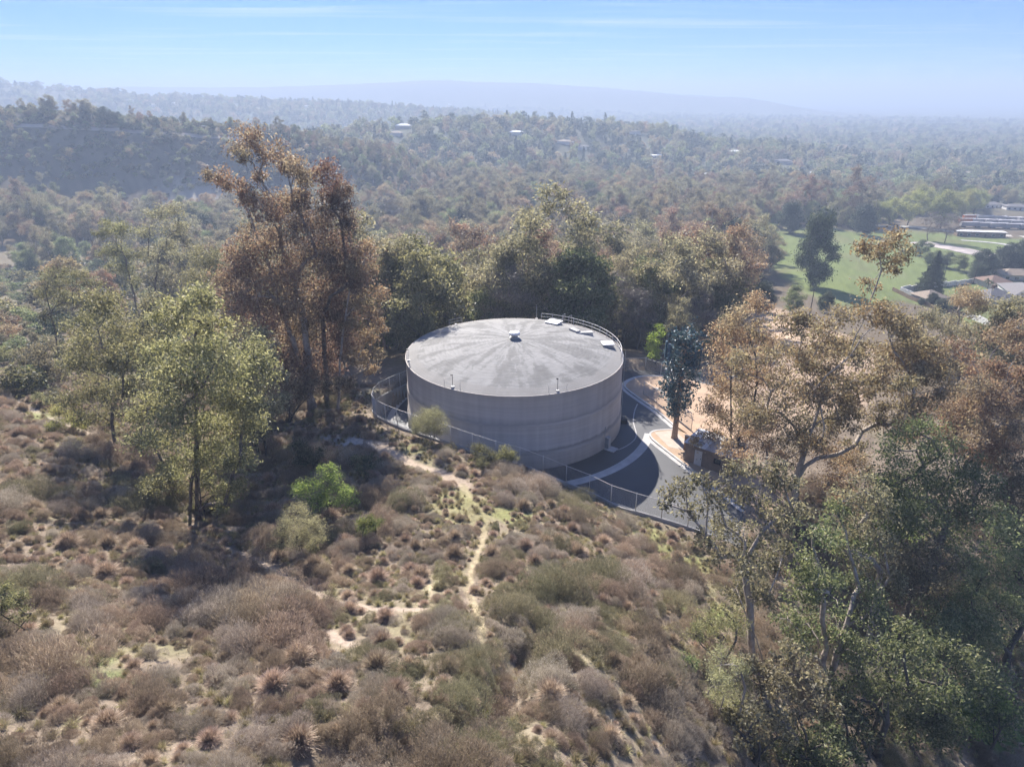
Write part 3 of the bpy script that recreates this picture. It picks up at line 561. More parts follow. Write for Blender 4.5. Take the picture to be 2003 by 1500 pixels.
    # hatches
    for (px, py, w, d, h, big) in ((1083, 634, 2.0, 1.9, 0.38, 1), (1188, 677, 1.5, 1.5, 0.42, 1)):
        q = dome_at(px, py); a = math.atan2(q[1], q[0]); z = dome_z(math.hypot(q[0], q[1]))
        hb = MB().box((q[0], q[1], z + h / 2 - 0.2), (d, w, h + 0.4), a).build('hatch', M['concrete'], root)
        MB().box((q[0], q[1], z + h + 0.05), (d + 0.22, w + 0.22, 0.10), a).build('lid', M['white'], hb)
        MB().box((q[0] - (d / 2 + 0.13) * math.cos(a), q[1] - (d / 2 + 0.13) * math.sin(a), z + h - 0.05), (0.06, 0.2, 0.12), a).build('latch', M['galv'], hb)
    q1, q2, q3 = dome_at(1117, 646), dome_at(1131, 652), dome_at(1158, 656); ck = MB()
    for a_, b_ in ((q1, q2), (q2, q3)):
        c_ = (a_ + b_) / 2; L_ = float(np.linalg.norm((b_ - a_)[:2])); ck.box((c_[0], c_[1], c_[2] + 0.16), (L_ + 0.1, 0.75, 0.5), math.atan2(b_[1] - a_[1], b_[0] - a_[0]))
    ck.build('cable_duct', M['concrete'], root)
    # railing along the back right rim
    A = np.radians(np.arange(73, -14, -7.2)); RR = TR - 0.25
    pm = MB().tube([(0, 0, -0.25), (0, 0, 1.1)], 0.04, 6).mesh('post', True)
    rl = link('railing', MB().tube([ring(a, RR, TH_ + 0.08 + 1.1) for a in np.radians(np.linspace(73, -13, 50))], 0.042, 6).mesh('railing', True), M['white_metal'], root)
    link('mid_rail', MB().tube([ring(a, RR, TH_ + 0.08 + 0.58) for a in np.radians(np.linspace(73, -13, 50))], 0.036, 6).mesh('mid_rail', True), M['white_metal'], rl)
    for a in A: link('post', pm, M['white_metal'], rl, ring(a, RR, TH_ + 0.08))
    # gate cage at the ladder head
    q = ring(math.radians(57), RR, TH_ + 0.08); o2 = ring(math.radians(57), RR + 0.9, TH_ + 0.08)
    for da in (-2.2, 2.2):
        a = math.radians(57 + da); p0, p1 = ring(a, RR, TH_ + 0.1), ring(a, RR + 0.9, TH_ + 0.1)
        MB().tube([p0, (p0[0], p0[1], p0[2] + 1.25), (p1[0], p1[1], p1[2] + 1.25), (p1[0], p1[1], p1[2] - 1.2)], 0.04, 6).build('ladder_hoop', M['white_metal'], root, True)
    # ladder on the visible right flank
    for da in (-1.0, 1.0):
        a = math.radians(-10.5 + da); MB().tube([ring(a, TR + 0.28, 0.3), ring(a, TR + 0.28, TH_ + 0.9)], 0.03, 5).build('ladder_rail', M['galv'], root)
    for h in np.arange(0.5, TH_, 0.33): MB().tube([ring(math.radians(-11.5), TR + 0.28, h), ring(math.radians(-9.5), TR + 0.28, h)], 0.016, 4).build('rung', M['galv'], root)
    # sensor masts and chain posts on the rim
    for ang_d in (-121.0, -69.5, -165.0, 128.0, 76.0):
        a = math.radians(ang_d); c = ring(a, TR - 0.3, TH_ + 0.07); hh = 2.4 if ang_d == 76.0 else 1.75
        mst = MB().tube([c, (c[0], c[1], c[2] + hh)], 0.032, 6).build('mast', M['white_metal'] if ang_d in (76.0, -165.0) else M['dark'], root)
        MB().box((c[0] - 0.08, c[1] - 0.08, c[2] + hh + 0.03), (0.24, 0.18, 0.14), a).build('lamp_head', M['dark'], mst)
        MB().box((c[0], c[1], c[2] + 0.1), (0.35, 0.35, 0.22), a).build('base_box', M['white_metal'], mst)
        if ang_d != 76.0:
            for da in (-4.6, 4.6):
                c2 = ring(math.radians(ang_d + da), TR - 0.15, TH_ + 0.05); MB().tube([c2, (c2[0], c2[1], c2[2] + 1.05)], 0.026, 5).build('guard_post', M['galv'] if ang_d != 128.0 else M['white_metal'], mst)
            rr_ = 0.03 if ang_d == 128.0 else 0.012
            for hh2 in ((1.02, 0.55) if ang_d == 128.0 else (0.6,)):
                MB().tube([ring(math.radians(ang_d + d_), TR - 0.15, TH_ + 0.05 + hh2 - (0.0 if ang_d == 128.0 else 0.12) * (1 - (d_ / 4.6) ** 2)) for d_ in np.linspace(-4.6, 4.6, 9)], rr_, 4).build('guard_chain', M['white_metal'] if ang_d == 128.0 else M['galv'], mst)
    # overflow box on its slab, valve at the foot of the wall
    a = math.radians(-37.5); c = ring(a, TR + 0.55, 0); ob = MB().box((c[0], c[1], 0.85), (0.55, 0.7, 1.7), a).build('valve_cabinet', M['galv'], root)
    MB().box((c[0] + 0.29 * math.cos(a), c[1] + 0.29 * math.sin(a), 0.85), (0.03, 0.5, 1.4), a).build('cabinet_door', M['white_metal'], ob)
    MB().box((c[0] + 0.35 * math.cos(a), c[1] + 0.35 * math.sin(a), 0.05), (1.9, 1.3, 0.1), a).build('cabinet_slab', M['concrete'], root)
    MB().tube([ring(a - 0.03, TR + 0.3, 1.6), ring(a - 0.03, TR + 0.3, 3.4)], 0.06, 6).build('conduit', M['galv'], root)
    a = math.radians(-6.5); c = ring(a, TR + 0.75, 0); vb = MB().box((c[0], c[1], 0.3), (1.0, 1.2, 0.6), a).build('valve_box', M['dark'], root)
    MB().tube([(c[0], c[1], 0.55), (c[0], c[1], 0.95)], 0.05, 6).build('valve_stem', M['galv'], vb)
    return root
tank()

# ------------------------------------------------------------------ DISGUISED MAST, SHED AND YARD
def leaf_arrays(rng, P, L, W, droop=0.6, spread=1.0):
    """rhombic leaves at points P (n,3): returns verts (4n,3), faces (n,4)"""
    n = len(P); d = rng.normal(size=(n, 3)) * spread; d[:, 2] -= droop; d /= np.linalg.norm(d, axis=1)[:, None]
    q = rng.normal(size=(n, 3)); s = np.cross(d, q); s /= np.linalg.norm(s, axis=1)[:, None] + 1e-9
    l = (L * rng.uniform(0.6, 1.35, n))[:, None]; w = (W * rng.uniform(0.6, 1.35, n))[:, None]
    V = np.stack([P, P + d * l * 0.45 + s * w / 2, P + d * l, P + d * l * 0.45 - s * w / 2], 1).reshape(-1, 3)
    return V, np.arange(4 * n).reshape(n, 4)
def seg_tubes(A, B, ra, rb, k=5):
    """tapered tubes for many segments at once"""
    n = len(A); d = B - A; ln = np.linalg.norm(d, axis=1)[:, None] + 1e-9; d = d / ln
    up = np.where(np.abs(d[:, 2:3]) < 0.9, np.array([[0, 0, 1.0]]), np.array([[1.0, 0, 0]]))
    e1 = np.cross(d, up); e1 /= np.linalg.norm(e1, axis=1)[:, None]; e2 = np.cross(e1, d); t = np.arange(k) * 2 * np.pi / k
    R = e1[:, None] * np.cos(t)[None, :, None] + e2[:, None] * np.sin(t)[None, :, None]
    V = np.concatenate([A[:, None] - d[:, None] * (ra * 0.2)[:, None, None] + R * ra[:, None, None], B[:, None] + R * rb[:, None, None]], 1).reshape(-1, 3)
    j = np.arange(k); q = np.stack([j, (j + 1) % k, k + (j + 1) % k, k + j], 1)
    F = (np.arange(n)[:, None, None] * 2 * k + q[None]).reshape(-1, 4)
    return V, F

def mast():
    rng = np.random.default_rng(77); b = at_z(1319, 856, 0.14); H = 15.6
    root = empty('cell_mast', tuple(b)); tag(root, 'cell mast disguised as a tree with blue-green plastic leaves on a tan pole', 'mast')
    bark = surf('mast_bark', (0.40, 0.29, 0.21), var=0.25, scale=3, bump=0.5, bscale=9)
    MB().lathe([(0.52, 0), (0.44, 0.25), (0.40, 1.5), (0.36, 5), (0.30, H - 1)], 12, capt=True).build('trunk', bark, root, True)
    A, B, P, Cv = [], [], [], []
    for i in range(120):
        h = 3.6 + (H - 3.6) * (i + rng.uniform()) / 120; a = rng.uniform(0, 6.28); f = (h - 3.4) / (H - 3.4)
        L = (1.2 + 1.5 * min(1, f * 3)) * rng.uniform(0.6, 1.1) * (1.0 if f < 0.93 else 0.8); z1 = h + rng.uniform(-0.5, 0.7) * L * 0.4 + (0.5 if f > 0.85 else 0)
        p0 = np.array([0.3 * math.cos(a), 0.3 * math.sin(a), h]); p1 = np.array([L * math.cos(a), L * math.sin(a), z1]); A.append(p0); B.append(p1)
        m = 34 if f > 0.12 else 22; t = rng.uniform(0.3, 1.05, m)[:, None]; P.append(p0 + (p1 - p0) * t + rng.normal(size=(m, 3)) * 0.30); Cv.append(np.full(m, rng.uniform()))
    A, B = np.array(A), np.array(B); V, F = seg_tubes(A, B, np.full(len(A), 0.05), np.full(len(A), 0.02), 4)
    link('branches', mesh_np('branches', V, F), bark, root)
    P = np.vstack(P); Cv = np.concatenate(Cv); V, F = leaf_arrays(rng, P, 0.46, 0.24, 0.45)
    link('leaves', mesh_np('leaves', V, F, attrs={'c': ('FLOAT', np.repeat(Cv, 4)), 'v': ('FLOAT', np.repeat(rng.uniform(size=len(P)), 4))}), M['lf_teal'], root)
    an = surf('antenna_shell', (0.07, 0.12, 0.15), var=0.2, bump=0, rough=0.5)
    for a in (175, 205, 300, 330, 60, 20):
        c = (2.35 * math.cos(math.radians(a)), 2.35 * math.sin(math.radians(a)), 13.2 if a in (175, 205) else 12.6)
        p = MB().box(c, (0.22, 0.55, 2.3), math.radians(a)).build('antenna', an, root); MB().tube([(0, 0, c[2]), c], 0.05, 5).build('bracket', M['dark'], p)
mast()
def shed():
    c = at_z(1393, 905, 0.13); rz = math.radians(-42); root = empty('equipment_shed', (c[0], c[1], 0.13), rz); tag(root, 'brown block equipment shed with a pale sloping metal roof behind the mast', 'shed')
    MB().box((0, 0, 1.35), (6.2, 3.6, 2.7)).build('wall', M['wood_brown'], root)
    for i in range(12):   # standing seam roof panels
        x = -3.5 + 0.6 * i + 0.2; MB().poly([(x, -2.05, 2.72), (x + 0.59, -2.05, 2.72), (x + 0.59, 2.05, 3.2), (x, 2.05, 3.2)]).poly([(x, -2.05, 2.68), (x, 2.05, 3.16), (x + 0.59, 2.05, 3.16), (x + 0.59, -2.05, 2.68)]).box((x + 0.01, 0, 2.99), (0.03, 0.03, 0.03)).build('roof_panel', M['galv'] if i % 4 else M['roof_white'], root)
    d = MB().box((-1.2, -1.83, 1.05), (1.0, 0.06, 2.1)).build('door', M['white_metal'], root); MB().box((-0.8, -1.88, 1.05), (0.06, 0.06, 0.2)).build('handle', M['dark'], d)
    MB().box((1.4, -1.84, 1.5), (0.9, 0.08, 0.7)).build('louvre', M['dark'], root)
    t = at_z(1353, 885, 0.13); w = empty('block_enclosure', (t[0], t[1], 0.13), rz); tag(w, 'small tan block screen wall next to the disguised mast', 'wall')
    MB().box((0, 0, 1.1), (2.4, 0.2, 2.2)).build('wall', surf('tan_block', (0.33, 0.21, 0.13), var=0.15, bump=0.4, bscale=6), w); MB().box((0, 0, 2.24), (2.5, 0.28, 0.09)).build('coping', M['stucco'], w)
shed()
for px, py, r, lab in ((1352, 812, 0.06, 'low white pipe barrier lying along the dirt island'),):
    a, b = at_z(1283, 766, 0.13), at_z(1352, 817, 0.13); root = empty('pipe_barrier', tuple(a)); tag(root, lab, 'barrier'); d = b - a
    MB().tube([(0, 0, 0.75), (d[0], d[1], 0.75)], 0.07, 7).build('rail', M['white'], root, True)
    for t in np.linspace(0, 1, 7): MB().tube([(d[0] * t, d[1] * t, -0.1), (d[0] * t, d[1] * t, 0.75)], 0.05, 6).build('post', M['white'], root)

# ------------------------------------------------------------------ HOUSES AND YARDS IN THE VALLEY
def house(px, py, w, d, h, rise, rz, wall, roof, label, hip=True, z=None, group=None, chim=False, win=True, name='house', pos=None):
    q = gp(px, py) if pos is None else np.array(pos); z0 = min(gz(q[0] + i * w * 0.4, q[1] + j * d * 0.4) for i in (-1, 1) for j in (-1, 1)) - 0.2
    root = empty(name, (q[0], q[1], z0), rz); tag(root, label, 'house', group)
    MB().box((0, 0, h / 2), (w, d, h)).build('wall', wall, root); e = 0.7; W, D = w / 2 + e, d / 2 + e; rl = max(W - D, 0.4) if hip else W
    m = MB(); a = [(-W, -D, h), (W, -D, h), (W, D, h), (-W, D, h)]; r1, r2 = (-rl, 0, h + rise), (rl, 0, h + rise)
    m.poly([a[0], a[1], r2, r1]).poly([a[2], a[3], r1, r2]).poly([a[1], a[2], r2]).poly([a[3], a[0], r1]).poly(a[::-1]); r = m.build('roof', roof, root)
    if chim: MB().box((rl * 0.4, D * 0.2, h + rise), (1.1, 0.8, 1.8)).build('chimney', M['wood_brown'], r)
    if win:
        n = max(2, int(w / 4))
        for i in range(n):
            x = -w / 2 + w * (i + 0.5) / n
            if i == n // 2: MB().box((x, -d / 2 - 0.03, 1.15), (1.2, 0.1, 2.1)).build('door', M['door'], root)
            else:
                f = MB().box((x, -d / 2 - 0.03, 1.6), (1.8, 0.08, 1.3)).build('window', M['white'], root); MB().box((x, -d / 2 - 0.08, 1.6), (1.6, 0.04, 1.1)).build('pane', M['glass'], f)
    return root
house(1815, 590, 9, 8, 3.0, 2.2, 0.25, M['stucco'], M['roof_tan'], 'small tan hip-roofed outbuilding in front of the dark cypress')
house(1938, 592, 15, 12, 3.2, 3.4, 0.2, M['stucco_white'], M['roof_grey'], 'white house with a dark grey hip roof above the right edge lawn', chim=True)
house(1998, 582, 20, 12, 3.2, 2.6, 1.25, M['stucco_white'], M['roof_grey'], 'long grey-roofed house wing cut by the right edge of the picture')
house(1940, 560, 10, 9, 3.0, 2.2, 0.1, M['stucco'], M['roof_brown'], 'tan-walled house with a brown roof among the dark hedge trees')
house(1985, 545, 16, 9, 3.0, 2.0, -0.1, M['stucco_white'], M['roof_tan'], 'pale house behind the hedge at the right edge')
def block_wall(pts, h, mat, label, name='garden_wall', th=0.25):
    P = [gp(*p) for p in pts]; root = empty(name, tuple(P[0])); tag(root, label, 'wall')
    for a, b in zip(P[:-1], P[1:]):
        R = resample(np.array([a, b]), 6)
        for u, v in zip(R[:-1], R[1:]):
            c = (u + v) / 2; z = max(gz(*u[:2]), gz(*v[:2])); L = float(np.linalg.norm((v - u)[:2])); MB().box((c[0] - P[0][0], c[1] - P[0][1], z - P[0][2] + h / 2 - 0.4), (L - 0.03, th, h + 0.8), math.atan2(v[1] - u[1], v[0] - u[0])).build('panel', mat, root)
block_wall([(1790, 583), (1760, 570), (1850, 560), (1905, 552)], 1.8, M['stucco_white'], 'white garden wall behind the hip-roofed outbuilding')
block_wall([(1885, 618), (1940, 640), (1985, 662)], 1.6, M['stucco_white'], 'white garden wall running down below the white house')
block_wall([(1838, 605), (1870, 618), (1885, 618)], 1.5, M['wood_brown'], 'dark brown fence at the lower corner of the white house garden', 'wooden_fence', 0.1)
block_wall([(1745, 568), (1790, 590), (1830, 606)], 1.4, M['wood_brown'], 'dark timber fence along the meadow edge by the outbuilding', 'wooden_fence', 0.1)
# concrete court and roads draped on the ground
def drape(name, line, w, mat, label, cat='road', lift=0.12, step=5):
    P = catmull(line, step); ls, rs_ = offset2(P, w / 2), offset2(P, -w / 2); f = lambda A: [(x, y, z + lift) for (x, y), z in zip(A, np.maximum(zfun(A[:, 0], A[:, 1]), 0 * A[:, 0] - 999))]
    return tag(MB().strip(f(ls), f(rs_)).build(name, mat), label, cat, kind='structure')
M['old_paving'] = surf('cracked_paving', (0.44, 0.38, 0.34), var=0.3, scale=0.25, bump=0.2)
M['pale_road'] = surf('pale_road', (0.50, 0.46, 0.40), var=0.12, scale=0.1, bump=0.1)
cA, cB = gp(1793, 474), gp(1960, 505); drape('court', [cA[:2], (cA[:2] + cB[:2]) / 2, cB[:2]], 15, M['old_paving'], 'cracked pale paved court in the green meadow', 'court', 0.15, 4)
drape('road', gpl([(-60, 545), (20, 533), (70, 524), (130, 519), (200, 515), (240, 512)]), 6, M['pale_road'], 'pale road crossing the brushy canyon floor at left')
drape('road', gpl([(-60, 548), (10, 536), (60, 527)]), 1.0, M['concrete'], 'thin concrete drain beside the canyon road', lift=0.2)
drape('road', gpl([(1440, 425), (1540, 405), (1640, 405), (1800, 412), (1850, 418)]), 7, M['pale_road'], 'pale lane running behind the meadow trees')
drape('road', gpl([(1700, 442), (1790, 444), (1850, 452), (1980, 462), (2060, 470)]), 9, M['pale_road'], 'pale paved drive along the top of the meadow')
drape('road', gpl([(1880, 470), (1950, 476), (2040, 495)]), 4, M['concrete'], 'concrete ramp at the far right of the meadow')
drape('dirt_road', gpl([(-40, 247), (60, 248), (150, 252), (240, 257), (330, 264), (410, 270), (480, 274)]), 4, surf('dirt_track', (0.42, 0.35, 0.27), var=0.15, scale=0.1), 'tan dirt track cut along the hazy left ridge', lift=0.5)
def trailer(q, rz, mat, label, L=13.0):
    root = empty('storage_trailer', (q[0], q[1], q[2]), rz); tag(root, label, 'trailer', 'trailers parked in rows above the meadow')
    MB().box((0, 0, 2.2), (L, 2.5, 2.7)).build('body', mat, root); MB().box((0, 0, 3.6), (L + 0.1, 2.6, 0.1)).build('roof', M['trailer'], root)
    for x in (-L * 0.36, -L * 0.27, L * 0.33):
        for s_ in (-1, 1): 
            m = MB(); m.tube([(x, s_ * 0.9, 0.5), (x, s_ * 1.2, 0.5)], 0.5, 10); m.build('wheel', M['rubber'], root)
for row, (x0, x1, y0, y1, n) in enumerate(((1885, 2020, 424, 430, 5), (1878, 2030, 431, 437, 6), (1880, 2025, 438, 444, 5))):
    for i in range(n):
        t = (i + 0.5) / n; q = gp(x0 + (x1 - x0) * t, y0 + (y1 - y0) * t + 6)
        orange = (i == 0 and row < 2); trailer(q, -0.05, M['orange'] if orange else M['trailer'], ('orange trailer at the head of the ' + ('back' if row == 0 else 'middle') + ' trailer row') if orange else 'grey box trailer parked in the ' + ('back', 'middle', 'front')[row] + ' row above the meadow', 11.5)
qa, qb = gp(1868, 461), gp(1962, 464); c_ = (qa + qb) / 2
house(0, 0, float(np.linalg.norm((qb - qa)[:2])), 5, 3.6, 0.5, math.atan2(qb[1] - qa[1], qb[0] - qa[0]), M['wood_brown'], M['roof_white'], 'long low brown brick building below the trailers', win=True, pos=c_)
for k, (px, py, w, lab) in enumerate(((1935, 405, 18, 'grey flat house behind the trailers beside the dark trees'), (1985, 410, 16, 'grey house at the right edge behind the parked car'), (1280, 305, 26, 'bright white flat-roofed house in the valley behind the tank'), (1440, 300, 20, 'bright white house half hidden among trees right of centre'), (1310, 348, 16, 'tan house at the wood edge below the bright white one'), (1385, 345, 12, 'small white gabled house peeking out of the trees'))):
    house(px, py, w, w * 0.55, 3.2, 1.5 if k != 2 else 0.5, random.Random(k).uniform(-0.3, 0.3), M['stucco_white'], (M['roof_grey'], M['roof_grey'], M['roof_white'], M['roof_white'], M['roof_tan'], M['roof_white'])[k], lab)
rf = random.Random(11)
for k, (px, py) in enumerate([(738, 240), (790, 252), (775, 265), (870, 238), (960, 240), (1010, 262), (1105, 280), (1140, 290), (880, 205), (640, 205), (600, 210), (555, 200), (530, 195), (340, 205), (300, 208), (255, 198), (1455, 235), (1580, 220), (1640, 235), (1700, 255), (1760, 268), (1850, 300), (1900, 315), (1560, 280), (1480, 275), (1960, 360), (1900, 345), (1620, 300), (1530, 320), (1600, 345), (1700, 330), (1240, 262), (1180, 250), (1800, 235), (1900, 250), (1990, 270)]):
    w = rf.uniform(14, 24); house(px, py, w, w * 0.6, 4.5, rf.choice((0.5, 2.0, 2.5)), rf.uniform(-0.4, 0.4), rf.choice((M['stucco_white'], M['stucco'])), rf.choice((M['roof_white'], M['roof_white'], M['roof_grey'], M['roof_tan'])), ('small pale house among hazy trees on the far left ridge' if px < 660 and py < 212 else 'small pale house among trees on the hazy middle ridge' if px < 1250 else 'small pale house among trees on the hazy plain at right'), win=False, group='far pale houses among the trees ' + ('left' if px < 660 else 'middle' if px < 1250 else 'right'))
def car(px, py, rz, paint, label):
    q = gp(px, py); root = empty('parked_car', tuple(q), rz); tag(root, label, 'car')
    m = MB(); pr = [(-2.2, 0.4), (-2.25, 0.85), (-1.3, 0.98), (-0.75, 1.45), (0.7, 1.47), (1.4, 1.0), (2.15, 0.85), (2.25, 0.4)]
    m.poly([(x, -0.85, z) for x, z in pr]).poly([(x, 0.85, z) for x, z in pr][::-1])
    for i in range(len(pr)): (x0, z0), (x1, z1) = pr[i], pr[(i + 1) % len(pr)]; m.poly([(x0, -0.85, z0), (x0, 0.85, z0), (x1, 0.85, z1), (x1, -0.85, z1)])
    m.build('body', paint, root); MB().box((0, 0, 1.22), (1.5, 1.74, 0.36)).build('window', M['glass'], root)
    for x in (-1.4, 1.4):
        for s_ in (-0.8, 0.8): MB().tube([(x, s_ - 0.1, 0.33), (x, s_ + 0.1, 0.33)], 0.33, 10).build('wheel', M['rubber'], root)
car(1982, 428, 0.1, M['car_white'], 'white car parked at the right edge behind the trailers'); car(1968, 426, 0.1, M['car_dark'], 'dark car parked beside the white car behind the trailers')
def pole(px, py, H, label):
    q = gp(px, py); root = empty('utility_pole', tuple(q)); tag(root, label, 'pole')
    MB().tube([(0, 0, -0.5), (0, 0, H)], [0.17, 0.11], 8).build('shaft', M['bark_dark'], root); MB().box((0, 0, H - 0.6), (2.2, 0.14, 0.14), 0.4).build('crossarm', M['bark_dark'], root)
pole(1903, 556, 11, 'dark leaning utility pole beside the hedge trees'); pole(1842, 560, 10, 'utility pole between the cypress and the pale shrubs'); pole(1848, 668, 10, 'utility pole on the lawn bank below the garden fence')
pole(1583, 620, 9, 'grey utility pole at the foot of the meadow tree')

# ------------------------------------------------------------------ TREES
def skeleton(trunks, clumps, rng, seg=1.3, rise=0.35):
    P, par = [], []
    for tr in trunks:
        R = resample(np.array(tr, float), seg); last = -1
        for i, p in enumerate(R):
            P.append(p + (rng.normal(size=3) * 0.06 if i else 0)); par.append(last); last = len(P) - 1
    ends = []
    base = np.array(trunks[0][0], float)
    order = sorted(range(len(clumps)), key=lambda i: clumps[i][2] * 0.6 + math.hypot(clumps[i][0] - base[0], clumps[i][1] - base[1]) * 0.7)
    for i in order:
        c = np.array(clumps[i][:3]); A = np.array(P); dv = c - A; dist = np.linalg.norm(dv, axis=1); hz = np.hypot(dv[:, 0], dv[:, 1])
        cost = dist + 1.6 * np.maximum(0, A[:, 2] - (c[2] - 0.55 * hz - 0.2)); j = int(np.argmin(cost)); p0 = A[j]; L = dist[j]
        if L < 0.4: ends.append(j); continue
        n = max(2, int(L / seg)); p1 = p0 + np.array([0, 0, 1]) * L * rise + (c - p0) * 0.2; p2 = c - (c - p0) * 0.25 + np.array([0, 0, -0.03 * L]); last = j
        for k in range(1, n + 1):
            t = k / n; q = (1 - t) ** 3 * p0 + 3 * (1 - t) ** 2 * t * p1 + 3 * (1 - t) * t * t * p2 + t ** 3 * c
            if k < n: q = q + rng.normal(size=3) * 0.05 * L / n * 2
            P.append(q); par.append(last); last = len(P) - 1
        ends.append(last)
    return P, par, order, ends
def make_tree(rng, clumps, trunks, r0, leaf=(0.30, 0.075), per_sub=42, sub_density=1.0, droop=0.7, flat=0.75, k=5, twig=0.03, sub_r=0.30):
    """clumps (x,y,z,r) local; returns trunk mesh arrays and leaf arrays"""
    P, par, order, ends = skeleton(trunks, clumps, rng); load = [0.0] * len(P); LP, LC = [], []
    for oi, e in zip(order, ends):
        c = clumps[oi]; r = c[3]; tint = rng.uniform(); ntot = per_sub * math.pi * r * r / (0.5 * leaf[0] * leaf[1]); ns = int(np.clip(sub_density * 9 * (r / 1.4), 6, 24))
        for s in range(ns):
            d = rng.normal(size=3); d /= np.linalg.norm(d); d[2] = d[2] * flat + 0.1; rad = r * rng.uniform(0.35, 1.0) ** 0.6; q = np.array(c[:3]) + d * rad
            mid = (P[e] + q) / 2 + rng.normal(size=3) * 0.08 * r; P.append(mid); par.append(e); load.append(0); P.append(q); par.append(len(P) - 2); load.append(1.0)
            sr = r * sub_r * rng.uniform(0.7, 1.3); n = max(3, int(ntot / ns * rng.uniform(0.4, 1.6))); pts = q + rng.normal(size=(n, 3)) * np.array([sr, sr, sr * 0.75]); LP.append(pts)
            LC.append(np.clip(np.full(n, tint * 0.7 + rng.uniform() * 0.4), 0, 1))
    for i in range(len(P) - 1, -1, -1):
        if par[i] >= 0: load[par[i]] += load[i]
    P = np.array(P); par = np.array(par); load = np.maximum(np.array(load), 0.4); roots = load[par < 0].max()
    rad = np.maximum(twig * 0.6, r0 * 0.8 * (load / roots) ** 0.62); m = par >= 0; a, b = P[par[m]], P[m]; rb = rad[m]; ra = np.minimum(rad[par[m]], rb * 1.35)
    lowseg = par[m] < 0
    V, F = seg_tubes(a, b, ra, rb, k)
    LP = np.vstack(LP); LC = np.concatenate(LC); LV, LF = leaf_arrays(rng, LP, leaf[0], leaf[1], droop)
    return (V, F), (LV, LF, np.repeat(LC, 4), np.repeat(rng.uniform(size=len(LP)), 4))
def tree_meshes(name, tm, lm, bark, leafm):
    t = mesh_np(name + '_trunk', tm[0], tm[1], True); t.materials.append(bark)
    c = mesh_np(name + '_crown', lm[0], lm[1], False, {'c': ('FLOAT', lm[2]), 'v': ('FLOAT', lm[3])}); c.materials.append(leafm)
    return t, c
def place_tree(name, meshes, loc, rz, s, label, group=None, cat='tree'):
    root = empty(name, tuple(loc), rz); root.scale = (s, s, s) if not hasattr(s, '__len__') else tuple(s); tag(root, label, cat, group)
    link('trunk', meshes[0], None, root); link('crown', meshes[1], None, root); return root

def hero(name, label, base_px, clumps_px, leafm, bark, seed, depth=0.55, r0=0.4, trunk_px=None, stems=1, leaf=(0.30, 0.08), per_sub=40, sd=1.0, Y=None, droop=0.7, group=None):
    """a tree whose foliage clumps are laid out at its own distance; depth spreads clumps front to back"""
    rng = np.random.default_rng(seed); b = gp(*base_px); Y0 = b[1]; mid = np.mean([c[0] for c in clumps_px]); hw = max(abs(c[0] - mid) for c in clumps_px) + 20
    cl = []
    for (px, py, r) in clumps_px:
        sp = depth * math.sqrt(max(0.05, 1 - ((px - mid) / hw) ** 2)) * hw; Yc = Y0
        for it in range(1):
            p = at_y(px, py, Yc); scale = (p[1] * CP - (p[2] - CAM_Z) * SP) / F_PX
        dy = rng.uniform(-1, 1) * sp * scale; p = at_y(px, py, Y0 + dy); cl.append((*(p - b), r * scale))
    top = max(c[2] for c in cl); cx_ = np.mean([c[0] for c in cl]); cy__ = np.mean([c[1] for c in cl]); trunks = []
    for s in range(stems):
        o = np.array([rng.normal() * 0.5, rng.normal() * 0.5, -0.3]) if s else np.array([0, 0, -0.3])
        if trunk_px and s == 0: trunks.append([o] + [at_y(x, y, Y0) - b for x, y in trunk_px])
        else:
            e = np.array([cx_ * 0.35 + rng.normal() * (0.3 + 0.9 * (stems > 1)), cy__ * 0.3 + rng.normal() * 0.6, top * rng.uniform(0.42, 0.6)]); trunks.append([o, o * 0.6 + e * 0.45 + [rng.normal() * 0.25, rng.normal() * 0.25, 0], e])
    tm, lm = make_tree(rng, cl, trunks, r0, leaf, per_sub, sd, droop); me = tree_meshes(name, tm, lm, bark, leafm)
    return place_tree(name, me, b, 0, 1, label, group)
def blob(rng, cx, cy, rx, ry, n, r):
    """n clump circles spread over an ellipse of the photograph"""
    out = []
    while len(out) < n:
        a, b = rng.uniform(-1, 1, 2)
        if a * a + b * b < 1 and all(math.hypot(cx + a * rx - o[0], cy + b * ry - o[1]) > r * 0.75 for o in out[-40:]): out.append((cx + a * rx, cy + b * ry, r * rng.uniform(0.75, 1.2)))
        elif rng.uniform() < 0.02: r *= 0.97
    return out
R_ = np.random.default_rng
